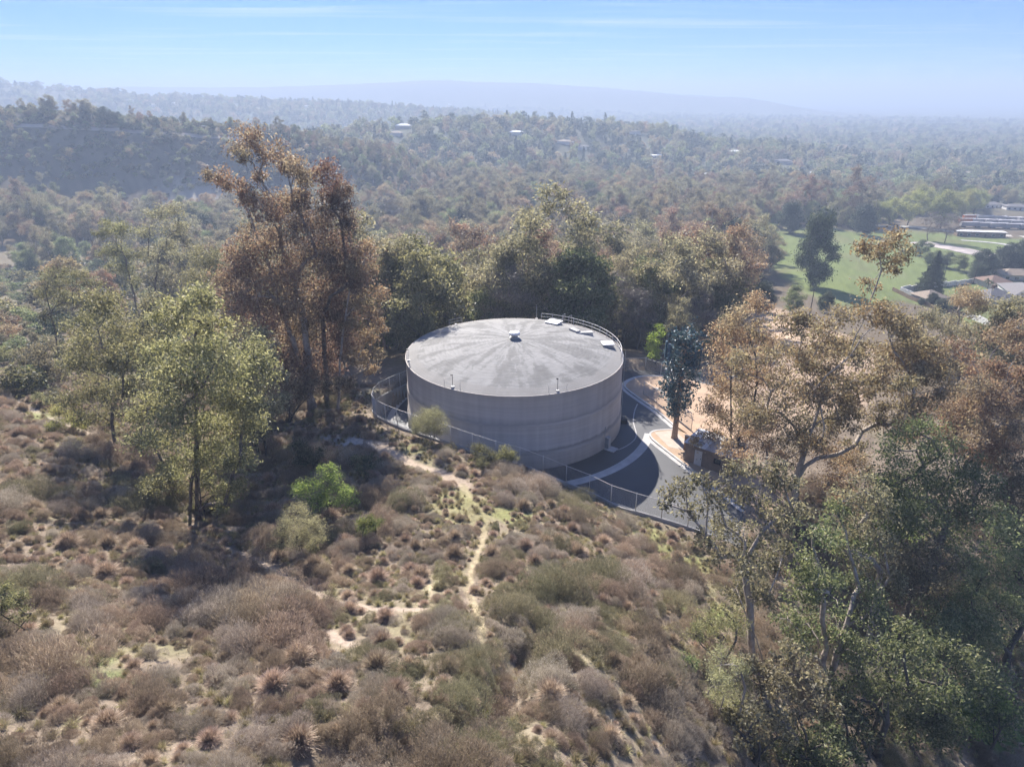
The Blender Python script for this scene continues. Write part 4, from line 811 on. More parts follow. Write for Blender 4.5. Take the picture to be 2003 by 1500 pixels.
# --- tall rust eucalyptus group left of the tank
hero('eucalyptus_tree', 'tallest rust-brown eucalyptus left of the tank with bare forking top limbs', (605, 802),
     [(490, 278, 32), (470, 300, 22), (530, 300, 30), (560, 318, 26), (585, 330, 26), (608, 352, 24), (430, 350, 24), (415, 345, 16), (455, 362, 22), (485, 380, 26), (505, 345, 16), (540, 395, 32), (575, 400, 34), (520, 420, 30), (500, 455, 36), (550, 470, 40), (600, 450, 38), (480, 500, 38), (530, 530, 42), (585, 530, 42), (620, 500, 38), (460, 540, 34), (505, 580, 40), (560, 590, 44), (610, 580, 40), (550, 650, 38), (600, 640, 40), (520, 640, 30)],
     M['lf_rust'], M['bark_pale'], 101, 0.5, 0.62, [(603, 700), (590, 600), (568, 520)], 2, (0.4, 0.144), 3.0, 0.95)
hero('eucalyptus_tree', 'rust eucalyptus with a rounded reddish crown top behind the tallest one', (640, 792),
     [(640, 345, 28), (655, 375, 30), (672, 372, 20), (650, 410, 34), (625, 430, 30), (668, 440, 30), (640, 480, 38), (675, 500, 36), (650, 540, 40), (700, 500, 28), (690, 550, 34), (640, 600, 40), (680, 610, 38), (660, 660, 38), (625, 690, 36), (690, 670, 30), (640, 730, 30)], M['lf_rust'], M['bark'], 102, 0.6, 0.5, None, 1, (0.4, 0.144), 3.0, 1.0)
hero('eucalyptus_tree', 'slim eucalyptus with pale bare trunk and red tufts nearest the tank', (660, 805), [(715, 490, 24), (700, 530, 26), (725, 530, 22), (735, 575, 22), (705, 590, 26), (725, 620, 24), (690, 640, 22), (715, 665, 24), (738, 640, 18), (700, 700, 22), (740, 690, 16), (720, 720, 18)], M['lf_brown'], M['bark_pale'], 103, 0.6, 0.30, [(665, 700), (678, 600), (690, 545)], 1, (0.35, 0.128), 2.6, 0.9)
hero('eucalyptus_tree', 'dark leaning eucalyptus on the left of the rust group', (575, 800), [(450, 560, 34), (480, 600, 34), (450, 610, 28), (510, 620, 39), (490, 650, 30), (530, 670, 37), (470, 520, 30), (545, 700, 34), (520, 720, 28), (560, 740, 28), (600, 720, 34), (575, 690, 34)], M['lf_rust'], M['bark_pale'], 104, 0.6, 0.42, [(560, 720), (535, 640)], 2, (0.38, 0.136), 2.7, 1.0)
# --- yellow green trees at left
rg = R_(201)
hero('eucalyptus_tree', 'broad yellow-green gum tree standing in front of the rust group', (385, 1003), [(382, 590, 36), (345, 620, 38), (415, 640, 40), (375, 670, 45), (310, 695, 40), (440, 700, 45), (490, 690, 40), (515, 725, 31), (340, 745, 49), (400, 750, 52), (460, 765, 47), (290, 800, 45), (350, 830, 52), (420, 840, 52), (480, 830, 43), (300, 870, 38), (370, 900, 43), (440, 890, 40), (330, 930, 29), (470, 900, 29), (410, 930, 29), (300, 950, 24), (350, 962, 26), (420, 962, 26), (460, 945, 22), (330, 985, 16), (440, 985, 18), (480, 790, 30), (270, 860, 26)], M['lf_yel'], M['bark'], 111, 0.65, 0.34, [(383, 900), (384, 760)], 4, (0.31, 0.128), 2.7, 0.95)
hero('eucalyptus_tree', 'olive gum tree with one bare lower trunk on the left slope', (226, 882), [(205, 600, 44), (165, 640, 33), (240, 640, 37), (200, 680, 46), (250, 705, 37), (155, 715, 37), (190, 755, 42), (240, 775, 33), (145, 780, 29), (215, 820, 26), (170, 810, 26), (270, 660, 29)], M['lf_yel'], M['bark'], 112, 0.65, 0.24, [(222, 840), (212, 740)], 1, (0.29, 0.12), 2.5, 0.95)
hero('eucalyptus_tree', 'tall slender olive tree, right one of the upper left pair', (300, 652), [(310, 418, 19), (340, 410, 17), (352, 445, 17), (292, 455, 19), (325, 480, 20), (345, 500, 16), (290, 500, 16), (310, 530, 16), (335, 540, 12)], M['lf_olive'], M['bark'], 113, 0.6, 0.30, [(303, 560), (310, 500)], 1, (0.4, 0.16), 2.2, 0.9)
hero('eucalyptus_tree', 'tall slender olive tree, left one of the upper left pair', (280, 655), [(222, 442, 20), (240, 455, 20), (198, 455, 16), (230, 490, 20), (205, 495, 14), (255, 500, 16), (245, 530, 17), (262, 555, 13), (215, 525, 12)], M['lf_yel'], M['bark'], 114, 0.6, 0.26, [(265, 590), (250, 530)], 1, (0.4, 0.16), 2.2, 0.9)
hero('eucalyptus_tree', 'small twin-stemmed olive tree near the left edge', (118, 705), [(110, 540, 26), (88, 570, 19), (150, 545, 22), (130, 585, 22), (95, 615, 18), (160, 590, 19), (125, 635, 16), (180, 560, 16)], M['lf_yel'], M['bark_dark'], 115, 0.6, 0.2, None, 2, (0.33, 0.128), 2.2, 0.9)
hero('eucalyptus_tree', 'yellowish leafy tree between the slender pair and the rust group', (420, 700), [(400, 500, 28), (430, 520, 26), (385, 545, 30), (420, 565, 30), (450, 590, 26), (400, 610, 30), (370, 590, 24)], M['lf_yel'], M['bark'], 116, 0.7, 0.22, None, 2, (0.35, 0.144), 2.6, 1.0)
hero('shrub_tree', 'low olive round tree left of the twin-stemmed tree', (85, 760), [(60, 690, 22), (90, 685, 24), (110, 715, 22), (75, 715, 20), (45, 710, 16)], M['lf_olive'], M['bark_dark'], 117, 0.8, 0.14, None, 2, (0.31, 0.128), 2.6, 1.1)
hero('eucalyptus_tree', 'leafy olive tree tucked between the broad gum and the rust group', (505, 900), [(500, 650, 28), (470, 690, 30), (520, 690, 28), (490, 740, 34), (540, 740, 26), (510, 790, 32), (460, 800, 28), (545, 790, 24), (500, 840, 28)], M['lf_olive'], M['bark_dark'], 118, 0.7, 0.22, None, 3, (0.3, 0.13), 3.2, 1.0)
hero('eucalyptus_tree', 'dusty olive tree filling the gap behind the broad gum', (300, 860), [(300, 600, 26), (270, 640, 28), (320, 650, 28), (285, 700, 32), (260, 750, 28), (310, 760, 30), (275, 810, 26)], M['lf_olive'], M['bark_dark'], 119, 0.7, 0.2, None, 2, (0.3, 0.13), 3.0, 1.0)
hero('shrub_tree', 'thin low olive tree with many stems under the rust group', (560, 830), [(545, 745, 24), (575, 760, 24), (600, 770, 22), (555, 790, 20), (640, 755, 22), (670, 750, 20), (620, 740, 22)], M['lf_rust'], M['bark_dark'], 120, 0.7, 0.14, None, 4, (0.3, 0.12), 2.6, 1.0)
hero('shrub_tree', 'green understorey shrubs round the stems of the broad gum', (392, 1018), [(300, 955, 24), (340, 980, 24), (430, 978, 24), (470, 955, 22), (400, 995, 18), (365, 1000, 18), (320, 925, 20)], M['lf_yel'], M['bark_dark'], 150, 0.9, 0.08, None, 5, (0.22, 0.1), 2.2, 1.2)
# --- right hand side
hero('eucalyptus_tree', 'big spreading reddish-brown eucalyptus with pale forked limbs right of the tank', (1548, 1010),
     [(1738, 475, 34), (1700, 478, 25), (1768, 490, 25), (1720, 505, 25), (1745, 520, 22), (1700, 560, 20), (1660, 620, 29), (1620, 650, 34), (1580, 640, 29), (1700, 620, 34), (1745, 610, 31), (1770, 640, 29), (1650, 690, 38), (1600, 710, 38), (1700, 690, 38), (1750, 690, 36), (1790, 680, 27), (1560, 700, 31), (1530, 750, 38), (1580, 770, 40), (1640, 760, 40), (1700, 750, 38), (1760, 745, 36), (1805, 730, 29), (1830, 700, 25), (1500, 800, 36), (1550, 830, 36), (1610, 830, 36), (1840, 760, 27), (1790, 790, 29), (1720, 810, 29), (1660, 820, 27), (1860, 720, 20)] + blob(R_(77), 1640, 740, 225, 135, 44, 26),
     M['lf_brown'], M['bark_pale'], 121, 0.5, 0.55, [(1558, 935), (1600, 800), (1660, 690), (1700, 600), (1722, 530)], 1, (0.35, 0.136), 2.2, 0.85)
hero('eucalyptus_tree', 'rust eucalyptus with thin dark stems behind the equipment shed', (1432, 895), [(1480, 600, 29), (1445, 625, 31), (1420, 655, 31), (1465, 660, 33), (1500, 680, 31), (1405, 700, 33), (1440, 705, 35), (1480, 730, 33), (1400, 745, 31), (1435, 765, 33), (1475, 785, 31), (1390, 800, 26), (1420, 820, 29), (1460, 835, 26), (1510, 740, 29), (1390, 845, 22), (1385, 882, 22), (1420, 900, 24), (1442, 872, 22), (1362, 862, 14), (1400, 862, 22)], M['lf_brown'], M['bark_dark'], 122, 0.6, 0.28, None, 3, (0.33, 0.136), 2.2, 0.9)
hero('eucalyptus_tree', 'thin tree with one small round crown above the white house', (1790, 760), [(1893, 580, 24), (1880, 590, 18), (1908, 585, 18), (1850, 690, 16), (1830, 720, 16)], M['lf_brown'], M['bark_pale'], 123, 0.5, 0.17, [(1830, 700), (1870, 640)], 1, (0.31, 0.128), 3.1, 1.2)
hero('eucalyptus_tree', 'brown thin-leaved eucalyptus with pale branches at the right edge', (1900, 985), [(1960, 660, 29), (1990, 640, 26), (1930, 720, 31), (1975, 730, 31), (1890, 770, 31), (1850, 800, 29), (1930, 790, 33), (1985, 800, 31), (1880, 840, 31), (1940, 850, 33), (1995, 860, 31), (1850, 860, 26), (1910, 900, 29), (1970, 910, 31), (2010, 740, 26)] + blob(R_(78), 1930, 780, 100, 130, 14, 26), M['lf_brown'], M['bark_pale'], 124, 0.6, 0.34, None, 2, (0.35, 0.136), 2.4, 0.85)
hero('gum_tree', 'olive gum with a leafy branch reaching left over the asphalt', (1475, 1290), [(1340, 955, 26), (1312, 962, 20), (1295, 985, 14), (1370, 945, 22), (1385, 985, 24), (1345, 1000, 22), (1410, 960, 22), (1440, 930, 28), (1490, 915, 30), (1530, 940, 34), (1470, 970, 32), (1420, 1030, 32), (1380, 1050, 24), (1460, 1050, 34), (1510, 1020, 36), (1550, 1000, 34), (1410, 1090, 26), (1470, 1110, 34), (1530, 1090, 36), (1440, 1150, 28), (1500, 1170, 30)], M['lf_olive'], M['bark_pale'], 125, 0.45, 0.36, [(1470, 1200), (1455, 1090)], 2, (0.29, 0.128), 2.3, 1.0)
hero('gum_tree', 'dark green gum with a forked pale trunk in the lower right thicket', (1620, 1330), [(1590, 1040, 36), (1640, 1010, 36), (1600, 1100, 40), (1660, 1080, 40), (1560, 1150, 36), (1620, 1160, 42), (1680, 1150, 40), (1580, 1220, 36), (1640, 1230, 40), (1700, 1200, 36), (1540, 1210, 28), (1560, 1280, 28), (1680, 1280, 30)], M['lf_green'], M['bark_pale'], 126, 0.6, 0.36, None, 2, (0.28, 0.128), 2.3, 1.05)
hero('gum_tree', 'bright green leafy crown right of the spreading eucalyptus', (1800, 1180), [(1760, 880, 36), (1800, 850, 36), (1840, 890, 38), (1880, 920, 40), (1920, 950, 38), (1790, 930, 42), (1840, 960, 44), (1750, 950, 38), (1900, 1000, 42), (1800, 1010, 44), (1850, 1040, 42), (1750, 1020, 38), (1940, 1010, 32)], M['lf_green'], M['bark'], 127, 0.6, 0.38, None, 2, (0.29, 0.136), 2.3, 1.05)
hero('gum_tree', 'pale green mounded tree in the middle of the lower right thicket', (1760, 1250), [(1740, 1090, 36), (1790, 1080, 36), (1760, 1140, 38), (1820, 1130, 38), (1850, 1100, 34), (1720, 1140, 30), (1800, 1190, 34), (1850, 1170, 32)], M['lf_olive'], M['bark'], 128, 0.7, 0.28, None, 2, (0.28, 0.128), 2.3, 1.1)
hero('gum_tree', 'dark green tree filling the right edge below the brown one', (1960, 1300), [(1950, 1060, 40), (1995, 1040, 38), (1930, 1120, 42), (1985, 1120, 42), (1900, 1170, 38), (1955, 1190, 44), (2005, 1190, 40), (1920, 1240, 38), (1980, 1260, 38), (1890, 1100, 34), (2030, 1100, 40)], M['lf_green'], M['bark_dark'], 129, 0.65, 0.38, None, 2, (0.29, 0.136), 2.3, 1.1)
hero('gum_tree', 'low shaded gum with a leaning dark trunk at the bottom right', (1715, 1478), [(1720, 1280, 40), (1770, 1260, 40), (1680, 1320, 38), (1740, 1330, 40), (1800, 1300, 40), (1850, 1280, 38), (1840, 1340, 36), (1640, 1350, 32), (1890, 1310, 34), (1780, 1360, 34)], M['lf_green'], M['bark_dark'], 130, 0.6, 0.34, None, 2, (0.26, 0.12), 2.3, 1.0)
hero('gum_tree', 'shaded olive tree in the bottom right thicket with low drooping crown', (1560, 1500), [(1520, 1300, 34), (1560, 1270, 34), (1490, 1340, 30), (1540, 1350, 36), (1590, 1330, 36), (1560, 1400, 32), (1610, 1390, 30), (1510, 1400, 26), (1470, 1300, 24)], M['lf_olive'], M['bark'], 131, 0.7, 0.26, None, 2, (0.26, 0.12), 2.3, 1.0)
hero('shrub_tree', 'pale grey twiggy shrub tree at the foot of the right thicket', (1420, 1420), [(1410, 1300, 30), (1445, 1330, 28), (1395, 1340, 28), (1430, 1370, 28), (1380, 1370, 22), (1450, 1290, 22)], M['lf_sage'], M['bark_pale'], 132, 0.8, 0.12, None, 3, (0.18, 0.035), 2.0, 1.1)
hero('shrub_tree', 'green shrub tree leaning over the bank below the asphalt corner', (1400, 1300), [(1385, 1210, 28), (1420, 1200, 28), (1360, 1240, 22), (1410, 1245, 24), (1445, 1225, 22)], M['lf_yel'], M['bark'], 133, 0.8, 0.10, None, 3, (0.16, 0.05), 2.0, 1.1)
hero('eucalyptus_tree', 'reddish airy eucalyptus crown right of the equipment shed', (1490, 1010), [(1470, 850, 26), (1510, 830, 28), (1545, 860, 26), (1500, 880, 28), (1460, 900, 22), (1540, 900, 26), (1420, 870, 20), (1580, 870, 24), (1510, 920, 22)], M['lf_brown'], M['bark_pale'], 134, 0.7, 0.2, None, 2, (0.28, 0.11), 2.3, 1.0)
hero('eucalyptus_tree', 'brown eucalyptus with fan of pale limbs beyond the bright green crown', (1840, 1010), [(1800, 800, 28), (1840, 790, 28), (1870, 820, 28), (1820, 840, 28), (1900, 850, 26), (1780, 850, 24), (1860, 870, 26), (1930, 880, 26), (1890, 800, 22)], M['lf_brown'], M['bark_pale'], 135, 0.7, 0.26, None, 2, (0.3, 0.12), 2.3, 1.0)
hero('gum_tree', 'grey-green gum with a thick pale limb at the centre of the right thicket', (1690, 1290), [(1690, 960, 34), (1650, 980, 30), (1720, 1000, 34), (1680, 1030, 36), (1640, 1060, 30), (1720, 1060, 34), (1690, 1110, 32), (1740, 1130, 28)], M['lf_olive'], M['bark_pale'], 136, 0.7, 0.32, None, 2, (0.27, 0.12), 2.3, 1.05)
for i, (px, py, bx, by, rx, ry, n, mt, lab) in enumerate(((1930, 1380, 1935, 1470, 90, 55, 9, 'lf_green', 'dark thicket tree at the bottom right corner above the lawn'), (1660, 1420, 1665, 1495, 55, 45, 6, 'lf_dark', 'very dark undergrowth tree at the bottom between leaning trunks'), (1870, 1230, 1875, 1320, 60, 50, 7, 'lf_green', 'rounded dark tree under the bright green crown at right'), (1990, 960, 1995, 1060, 50, 60, 7, 'lf_olive', 'olive tree under the brown one on the right edge'), (1650, 930, 1655, 1010, 60, 50, 6, 'lf_brown', 'thin brown understorey tree behind the dark green gum'), (1980, 560, 1985, 700, 40, 50, 7, 'lf_olive', 'dusty olive tree below the houses at the right edge'), (1480, 1430, 1485, 1500, 55, 40, 6, 'lf_olive', 'low olive shrub tree at the bottom left of the thicket'), (1800, 1420, 1805, 1490, 60, 40, 7, 'lf_green', 'low green tree under the leaning dark trunk'), (1890, 1390, 1890, 1450, 50, 36, 6, 'lf_vivid', 'bright green undergrowth near the corner lawn'), (1600, 1470, 1605, 1520, 60, 30, 6, 'lf_green', 'leafy undergrowth along the bottom edge of the thicket'), (1760, 1010, 1765, 1100, 60, 50, 7, 'lf_vivid', 'fresh green tree between the grey-green gum and the bright crown'))):
    if i == 5: px, py, bx, by = 1985, 690, 1985, 770
    hero('thicket_tree', lab, (bx, by), blob(R_(300 + i), px, py, rx, ry, n, 34), M[mt], M['bark_dark'], 310 + i, 0.8, 0.22, None, 2, (0.28, 0.136), 2.3, 1.1)
# --- small trees by the fence
hero('willow_shrub', 'pale grey-green willowy bush in front of the fence with bare fan of stems', (842, 868), [(835, 815, 20), (820, 825, 18), (850, 822, 20), (812, 838, 14), (838, 835, 20), (862, 838, 16), (845, 805, 14)], M['lf_sage'], M['bark'], 141, 0.9, 0.07, None, 5, (0.16, 0.028), 2.4, 1.5)
hero('fence_tree', 'small thin yellow-green tree beside the willowy bush at the fence', (897, 872), [(905, 815, 15), (920, 828, 13), (890, 832, 14), (910, 838, 15), (928, 838, 10), (893, 812, 10), (885, 848, 11), (905, 805, 9)], M['lf_yel'], M['bark'], 142, 0.9, 0.06, None, 2, (0.14, 0.04), 2.0, 1.0)
hero('lime_tree', 'narrow bright lime-green tree behind the open gate', (1283, 712), [(1291, 640, 8), (1290, 652, 9), (1280, 655, 9), (1276, 668, 11), (1284, 672, 11), (1273, 682, 10), (1281, 688, 11), (1275, 695, 9), (1285, 695, 8)], M['lf_lime'], M['bark_dark'], 143, 0.9, 0.1, None, 1, (0.24, 0.16), 3.1, 2.0)

# --- generic trees: a few prototypes copied over the wood
def crown_clumps(rng, H, cb, R, n, r, top=0.55, asym=0.3):
    out = []
    off = rng.normal(size=2) * asym
    for i in range(n):
        f = (i + rng.uniform()) / n; z = cb + (H - cb) * f; env = R * math.sqrt(max(0.05, 1 - abs((f - (1 - top)) / (top if f > 1 - top else (1 - top))) ** 2.2)) ; a = rng.uniform(0, 6.283); q = env * math.sqrt(rng.uniform(0.15, 1)); 
        out.append((q * math.cos(a) + off[0] * f * 2, q * math.sin(a) + off[1] * f * 2, z, r * rng.uniform(0.7, 1.25)))
    return out
PROTO = {}
def proto(kind, seed, H, cb, R, n, r, leafm, bark, leaf, per_sub, sd, r0, droop=0.6, stems=1):
    rng = R_(seed); cl = crown_clumps(rng, H, cb, R, n, r); tr = []
    for s in range(stems): tr.append([(rng.normal() * 0.4 * (s > 0), rng.normal() * 0.4 * (s > 0), -1.0), (rng.normal() * 0.5, rng.normal() * 0.5, H * 0.3), (rng.normal() * 0.9, rng.normal() * 0.9, H * 0.6)])
    tm, lm = make_tree(rng, cl, tr, r0, leaf, per_sub, sd, droop, k=4, twig=0.04); me = tree_meshes(kind, tm, lm, M[bark], M[leafm]); PROTO.setdefault(kind, []).append(me)
for i in range(3): proto('olive', 400 + i, 17 + i * 2, 6.0, 5.0, 20, 1.9, 'lf_olive', 'bark_pale', (0.55, 0.17), 2.1, 0.8, 0.36)
for i in range(3): proto('rust', 410 + i, 18 + i * 2, 7.0, 4.5, 18, 1.8, 'lf_rust', 'bark_pale', (0.55, 0.15), 2.0, 0.8, 0.36)
for i in range(2): proto('brown', 420 + i, 15 + i * 2, 4, 4.8, 20, 1.9, 'lf_brown', 'bark', (0.52, 0.17), 2.38, 0.8, 0.32)
for i in range(2): proto('yellow', 430 + i, 14 + i * 2, 3.5, 4.8, 18, 2.0, 'lf_yel', 'bark', (0.52, 0.19), 2.38, 0.8, 0.3)
for i in range(2): proto('dark', 440 + i, 13 + i * 2, 1.5, 5.0, 26, 2.1, 'lf_dark', 'bark_dark', (0.5, 0.22), 3.25, 1.0, 0.34)
for i in range(2): proto('green', 450 + i, 15 + i * 2, 2.5, 5.0, 24, 2.0, 'lf_green', 'bark', (0.52, 0.2), 2.82, 0.9, 0.34)
for i in range(2): proto('bare', 460 + i, 17, 5, 4.2, 18, 1.8, 'lf_grey', 'bark', (0.6, 0.05), 0.8, 0.9, 0.3)
for i in range(2): proto('willow', 470 + i, 12 + i * 2, 3.0, 5.5, 20, 2.0, 'lf_willow', 'bark_dark', (0.5, 0.14), 2.0, 0.9, 0.35)
# --- named trees of the middle distance
def named(kind, i, px, py, hpx, label, group=None, wide=1.0, name='tree'):
    b = gp(px, py); me = PROTO[kind][i]; H = max(v.co.z for v in me[1].vertices) if 'H' not in me[1] else me[1]['H']; me[1]['H'] = H
    sl = math.hypot(b[1], b[0]) ; d = math.hypot(sl, CAM_Z - b[2]); want = hpx * d / F_PX / max(0.6, math.cos(math.atan2(CAM_Z - b[2], sl))); s = want / H
    return place_tree(name, me, b, (px * 13 % 628) / 100, (s * wide, s * wide, s), label, group)
named('dark', 0, 1590, 560, 142, 'tall dark lone gum standing in the green meadow', name='meadow_gum', wide=0.62)
for px, py, h, k, i, lab in ((1500, 490, 50, 'green', 0, 'dark green rounded tree at the near left edge of the meadow'), (1470, 502, 58, 'green', 1, 'bushy dark tree left of the meadow edge'), (1430, 545, 110, 'dark', 1, 'dark conifer-like tree behind the wood at the meadow edge'), (1390, 540, 130, 'rust', 0, 'tall airy gum with pale limbs left of the meadow'), (1545, 455, 60, 'dark', 0, 'dark shrub tree at the top of the meadow'), (1690, 460, 55, 'dark', 1, 'dark green tree behind the thin top of the rust eucalyptus'),
                         (1565, 435, 85, 'rust', 1, 'brown gum at the far left end of the meadow'), (1660, 440, 100, 'rust', 2, 'large brown gum behind the meadow centre'), (1600, 430, 70, 'rust', 1, 'brown gum between the two larger ones behind the meadow'), (1550, 615, 55, 'green', 0, 'dark bush on the slope below the meadow gum'), (1490, 610, 60, 'dark', 0, 'dark oak on the slope above the dirt terrace'), (1610, 610, 40, 'dark', 1, 'low dark shrub on the bank under the meadow gum')):
    named(k, i, px, py, h, lab, name='meadow_tree')
for px, py, h, lab in ((1840, 447, 62, 'willow'), (1775, 440, 58, ''), (1710, 440, 42, ''), (1740, 440, 45, ''), (1880, 425, 45, ''), (1905, 425, 45, ''), (1800, 420, 50, '')):
    named('willow', px % 2, px, py, h, 'pale yellow-green tree in the row along the back of the meadow', 'pale trees behind the meadow', name='pale_tree')
named('bare', 0, 1815, 470, 48, 'bare round tree on the left of the two by the court', name='bare_tree', wide=1.5); named('bare', 1, 1848, 475, 48, 'bare round tree on the right of the two by the court', name='bare_tree', wide=1.5)
for px, py, h in ((1800, 500, 28), (1830, 520, 26), (1852, 522, 26), (1875, 530, 28), (1815, 520, 24)): named('green', px % 2, px, py, h, 'pale leafy shrub in the clump below the court', 'shrubs below the court', 1.5, 'court_shrub')
for px, py, h in ((1925, 540, 45), (1955, 535, 45), (1985, 530, 50), (1905, 548, 30), (2000, 520, 45)): named('dark', px % 2, px, py, h, 'dark dense hedge tree above the white house', 'hedge trees above the white house', 1.3, 'hedge_tree')
for px, py, h in ((1825, 600, 24), (1840, 608, 22), (1868, 612, 22), (1800, 596, 12)): named('dark', px % 2, px, py, h, 'small dark garden shrub by the hip-roofed outbuilding', 'garden shrubs by the outbuilding', 1.3, 'garden_shrub')
def cypress():
    rng = R_(55); b = gp(1817, 574); n = 26000; f = rng.uniform(0, 1, n); H = 17.0; R = 5.2 * (1 - f ** 1.6) * (0.85 + 0.15 * np.sin(f * 40)) ; a = rng.uniform(0, 6.283, n)
    lob = 1 + 0.22 * np.sin(a * 5 + 2) + 0.15 * np.sin(a * 9 + f * 12); q = R * lob * np.sqrt(rng.uniform(0.5, 1, n)); P = np.stack([q * np.cos(a), q * np.sin(a), 0.3 + f * H * (0.78 + 0.22 * (0.5 + 0.5 * np.sin(a * 2 + 1)))], 1)
    V, F = leaf_arrays(rng, P, 0.55, 0.16, -1.3); root = empty('cypress_tree', tuple(b)); tag(root, 'dense dark blue-green cypress behind the hip-roofed outbuilding', 'tree')
    MB().tube([(0, 0, -0.5), (0, 0, 12)], [0.5, 0.1], 7).build('trunk', M['bark_dark'], root)
    link('crown', mesh_np('crown', V, F, attrs={'c': ('FLOAT', np.repeat(rng.uniform(size=n), 4)), 'v': ('FLOAT', np.repeat(rng.uniform(size=n), 4))}), M['lf_dark'], root)
cypress()
palm_b = gp(1928, 575)
def palm():
    rng = R_(8); root = empty('palm_tree', tuple(palm_b)); tag(root, 'small fan palm in the garden of the white house', 'tree'); MB().tube([(0, 0, -0.3), (0.1, 0, 3), (0, 0.1, 5.4)], [0.22, 0.18, 0.16], 7).build('trunk', M['bark'], root, True); V, Fc, n = [], [], 0
    for i in range(26):
        a = rng.uniform(0, 6.28); e = rng.uniform(-0.4, 1.1); d = np.array([math.cos(a) * math.cos(e), math.sin(a) * math.cos(e), math.sin(e)]); p = np.array([0, 0.1, 5.4]); s = np.array([-math.sin(a), math.cos(a), 0])
        pts = [p, p + d * 0.9, p + d * 1.6 + [0, 0, -0.25], p + d * 2.1 + [0, 0, -0.8]]; w = [0.05, 0.4, 0.35, 0.03]
        for j in range(3): V += [pts[j] - s * w[j], pts[j] + s * w[j], pts[j + 1] + s * w[j + 1], pts[j + 1] - s * w[j + 1]]; Fc.append((n, n + 1, n + 2, n + 3)); n += 4
    link('crown', mesh_np('crown', V, Fc, attrs={'c': ('FLOAT', np.full(n, 0.5)), 'v': ('FLOAT', np.full(n, 0.4))}), M['lf_yel'], root)
palm()

# ------------------------------------------------------------------ THE WOOD: nearest trees are things, the rest is one mass per zone
rw = R_(900)
def jitter_grid(r0, r1, cell, thmax=0.78):
    x = np.arange(-r1, r1, cell); y = np.arange(0, r1, cell); X, Y = np.meshgrid(x, y); X, Y = X.ravel(), Y.ravel()
    R = np.hypot(X, Y); k = (R > r0 - cell) & (R < r1 + cell) & (np.abs(np.arctan2(X, np.maximum(Y, 1))) < thmax + 0.02); X, Y = X[k], Y[k]
    X = X + rw.uniform(-0.46, 0.46, len(X)) * cell; Y = Y + rw.uniform(-0.46, 0.46, len(Y)) * cell; R = np.hypot(X, Y); k = (R > r0) & (R < r1)
    return X[k], Y[k]
HOUSES = np.array([(o.location.x, o.location.y) for o in bpy.data.objects if o.parent is None and o.get('category') in ('house', 'trailer', 'car')])
KEEP = np.array([(o.location.x, o.location.y, 5.0) for o in bpy.data.objects if o.parent is None and o.get('category') == 'tree' and o.location.y > 110] + [(0, 0, 0.1)])
YARD = gpl([(1690, 462), (1700, 436), (1860, 415), (2080, 405), (2080, 475), (1870, 468)])
MEADOW2 = gpl([(1700, 452), (1720, 428), (1900, 410), (1890, 470)])
GARDEN = gpl([(1700, 600), (1760, 560), (1900, 545), (2080, 520), (2080, 690), (1960, 680), (1850, 640)])
def keep_mask(X, Y):
    k = ~inside(X, Y, MEADOW) & ~inside(X, Y, YARD) & ~inside(X, Y, MEADOW2) & ~inside(X, Y, GARDEN)
    k &= ~(inside(X, Y, DIRT) & (rw.uniform(size=len(X)) < 0.95))
    k &= ~(inside(X, Y, pad_poly) | (pdist(X, Y, pad_poly + pad_poly[:1]) < 4.5))
    cny = inside(X, Y, CANYON); k &= ~(cny & (rw.uniform(size=len(X)) < 0.86))
    for hx, hy in HOUSES: k &= np.hypot(X - hx, Y - hy) > np.clip(np.hypot(hx, hy) * 0.012, 9, 16)
    for hx, hy, r_ in KEEP: k &= np.hypot(X - hx, Y - hy) > r_
    # in front of each far house keep the sight line open
    for hx, hy in HOUSES:
        L = math.hypot(hx, hy)
        if L > 300: t = (X * hx + Y * hy) / L; k &= ~((t < L) & (t > L - 55) & (np.abs(X * hy - Y * hx) / L < 9))
    return k
def zone_p(X, Y):
    """chance of a tree"""
    px = 1001.5 + F_PX * X / np.maximum(Y, 1) * 1.0; R = np.hypot(X, Y); p = np.full(len(X), 0.92)
    p[(R < 190) & (X < -42)] = 0.22; p[(R < 330) & (X < -75) & (R > 150)] = 0.30
    n = fbm(X / 45, Y / 45, 61); p *= np.where(n > 0.16, 0.45, 1)
    d = pdist(X, Y, [tuple(q) for q in RIDGES[0][0][::6, :2]]); p[(d < 115) & (Y < 660) & (X < -0.36 * Y)] *= 0.10; p[(X < -0.46 * Y) & (R < 350)] *= 0.12
    p[(R < 125) & (X > 30)] *= 0.5
    t_ = np.arctan2(X, Y); p[(t_ > 0.345) & (R < 310) & (R > 140)] *= 0.0; p[(t_ > 0.33) & (R <= 140) & (R > 112)] *= 0.4; p[(t_ > 0.30) & (t_ < 0.345) & (R < 280) & (R > 190)] *= 0.4
    return p
X1, Y1 = jitter_grid(108, 330, 5.6); k = keep_mask(X1, Y1) & (rw.uniform(size=len(X1)) < zone_p(X1, Y1)) & (np.abs(np.arctan2(X1, Y1)) < 0.74); X1, Y1 = X1[k], Y1[k]
X2, Y2 = jitter_grid(330, 720, 7.4); k = keep_mask(X2, Y2) & (rw.uniform(size=len(X2)) < zone_p(X2, Y2)); X2, Y2 = X2[k], Y2[k]
X3, Y3 = jitter_grid(720, 2100, 13); k = keep_mask(X3, Y3) & (rw.uniform(size=len(X3)) < np.where(fbm(X3 / 70, Y3 / 70, 44) > 0.12, 0.3, 0.85)); X3, Y3 = X3[k], Y3[k]
X4, Y4 = jitter_grid(2100, 3500, 28); k = rw.uniform(size=len(X4)) < 0.75; X4, Y4 = X4[k], Y4[k]
KINDS = ['olive', 'rust', 'brown', 'yellow', 'dark', 'green', 'bare']
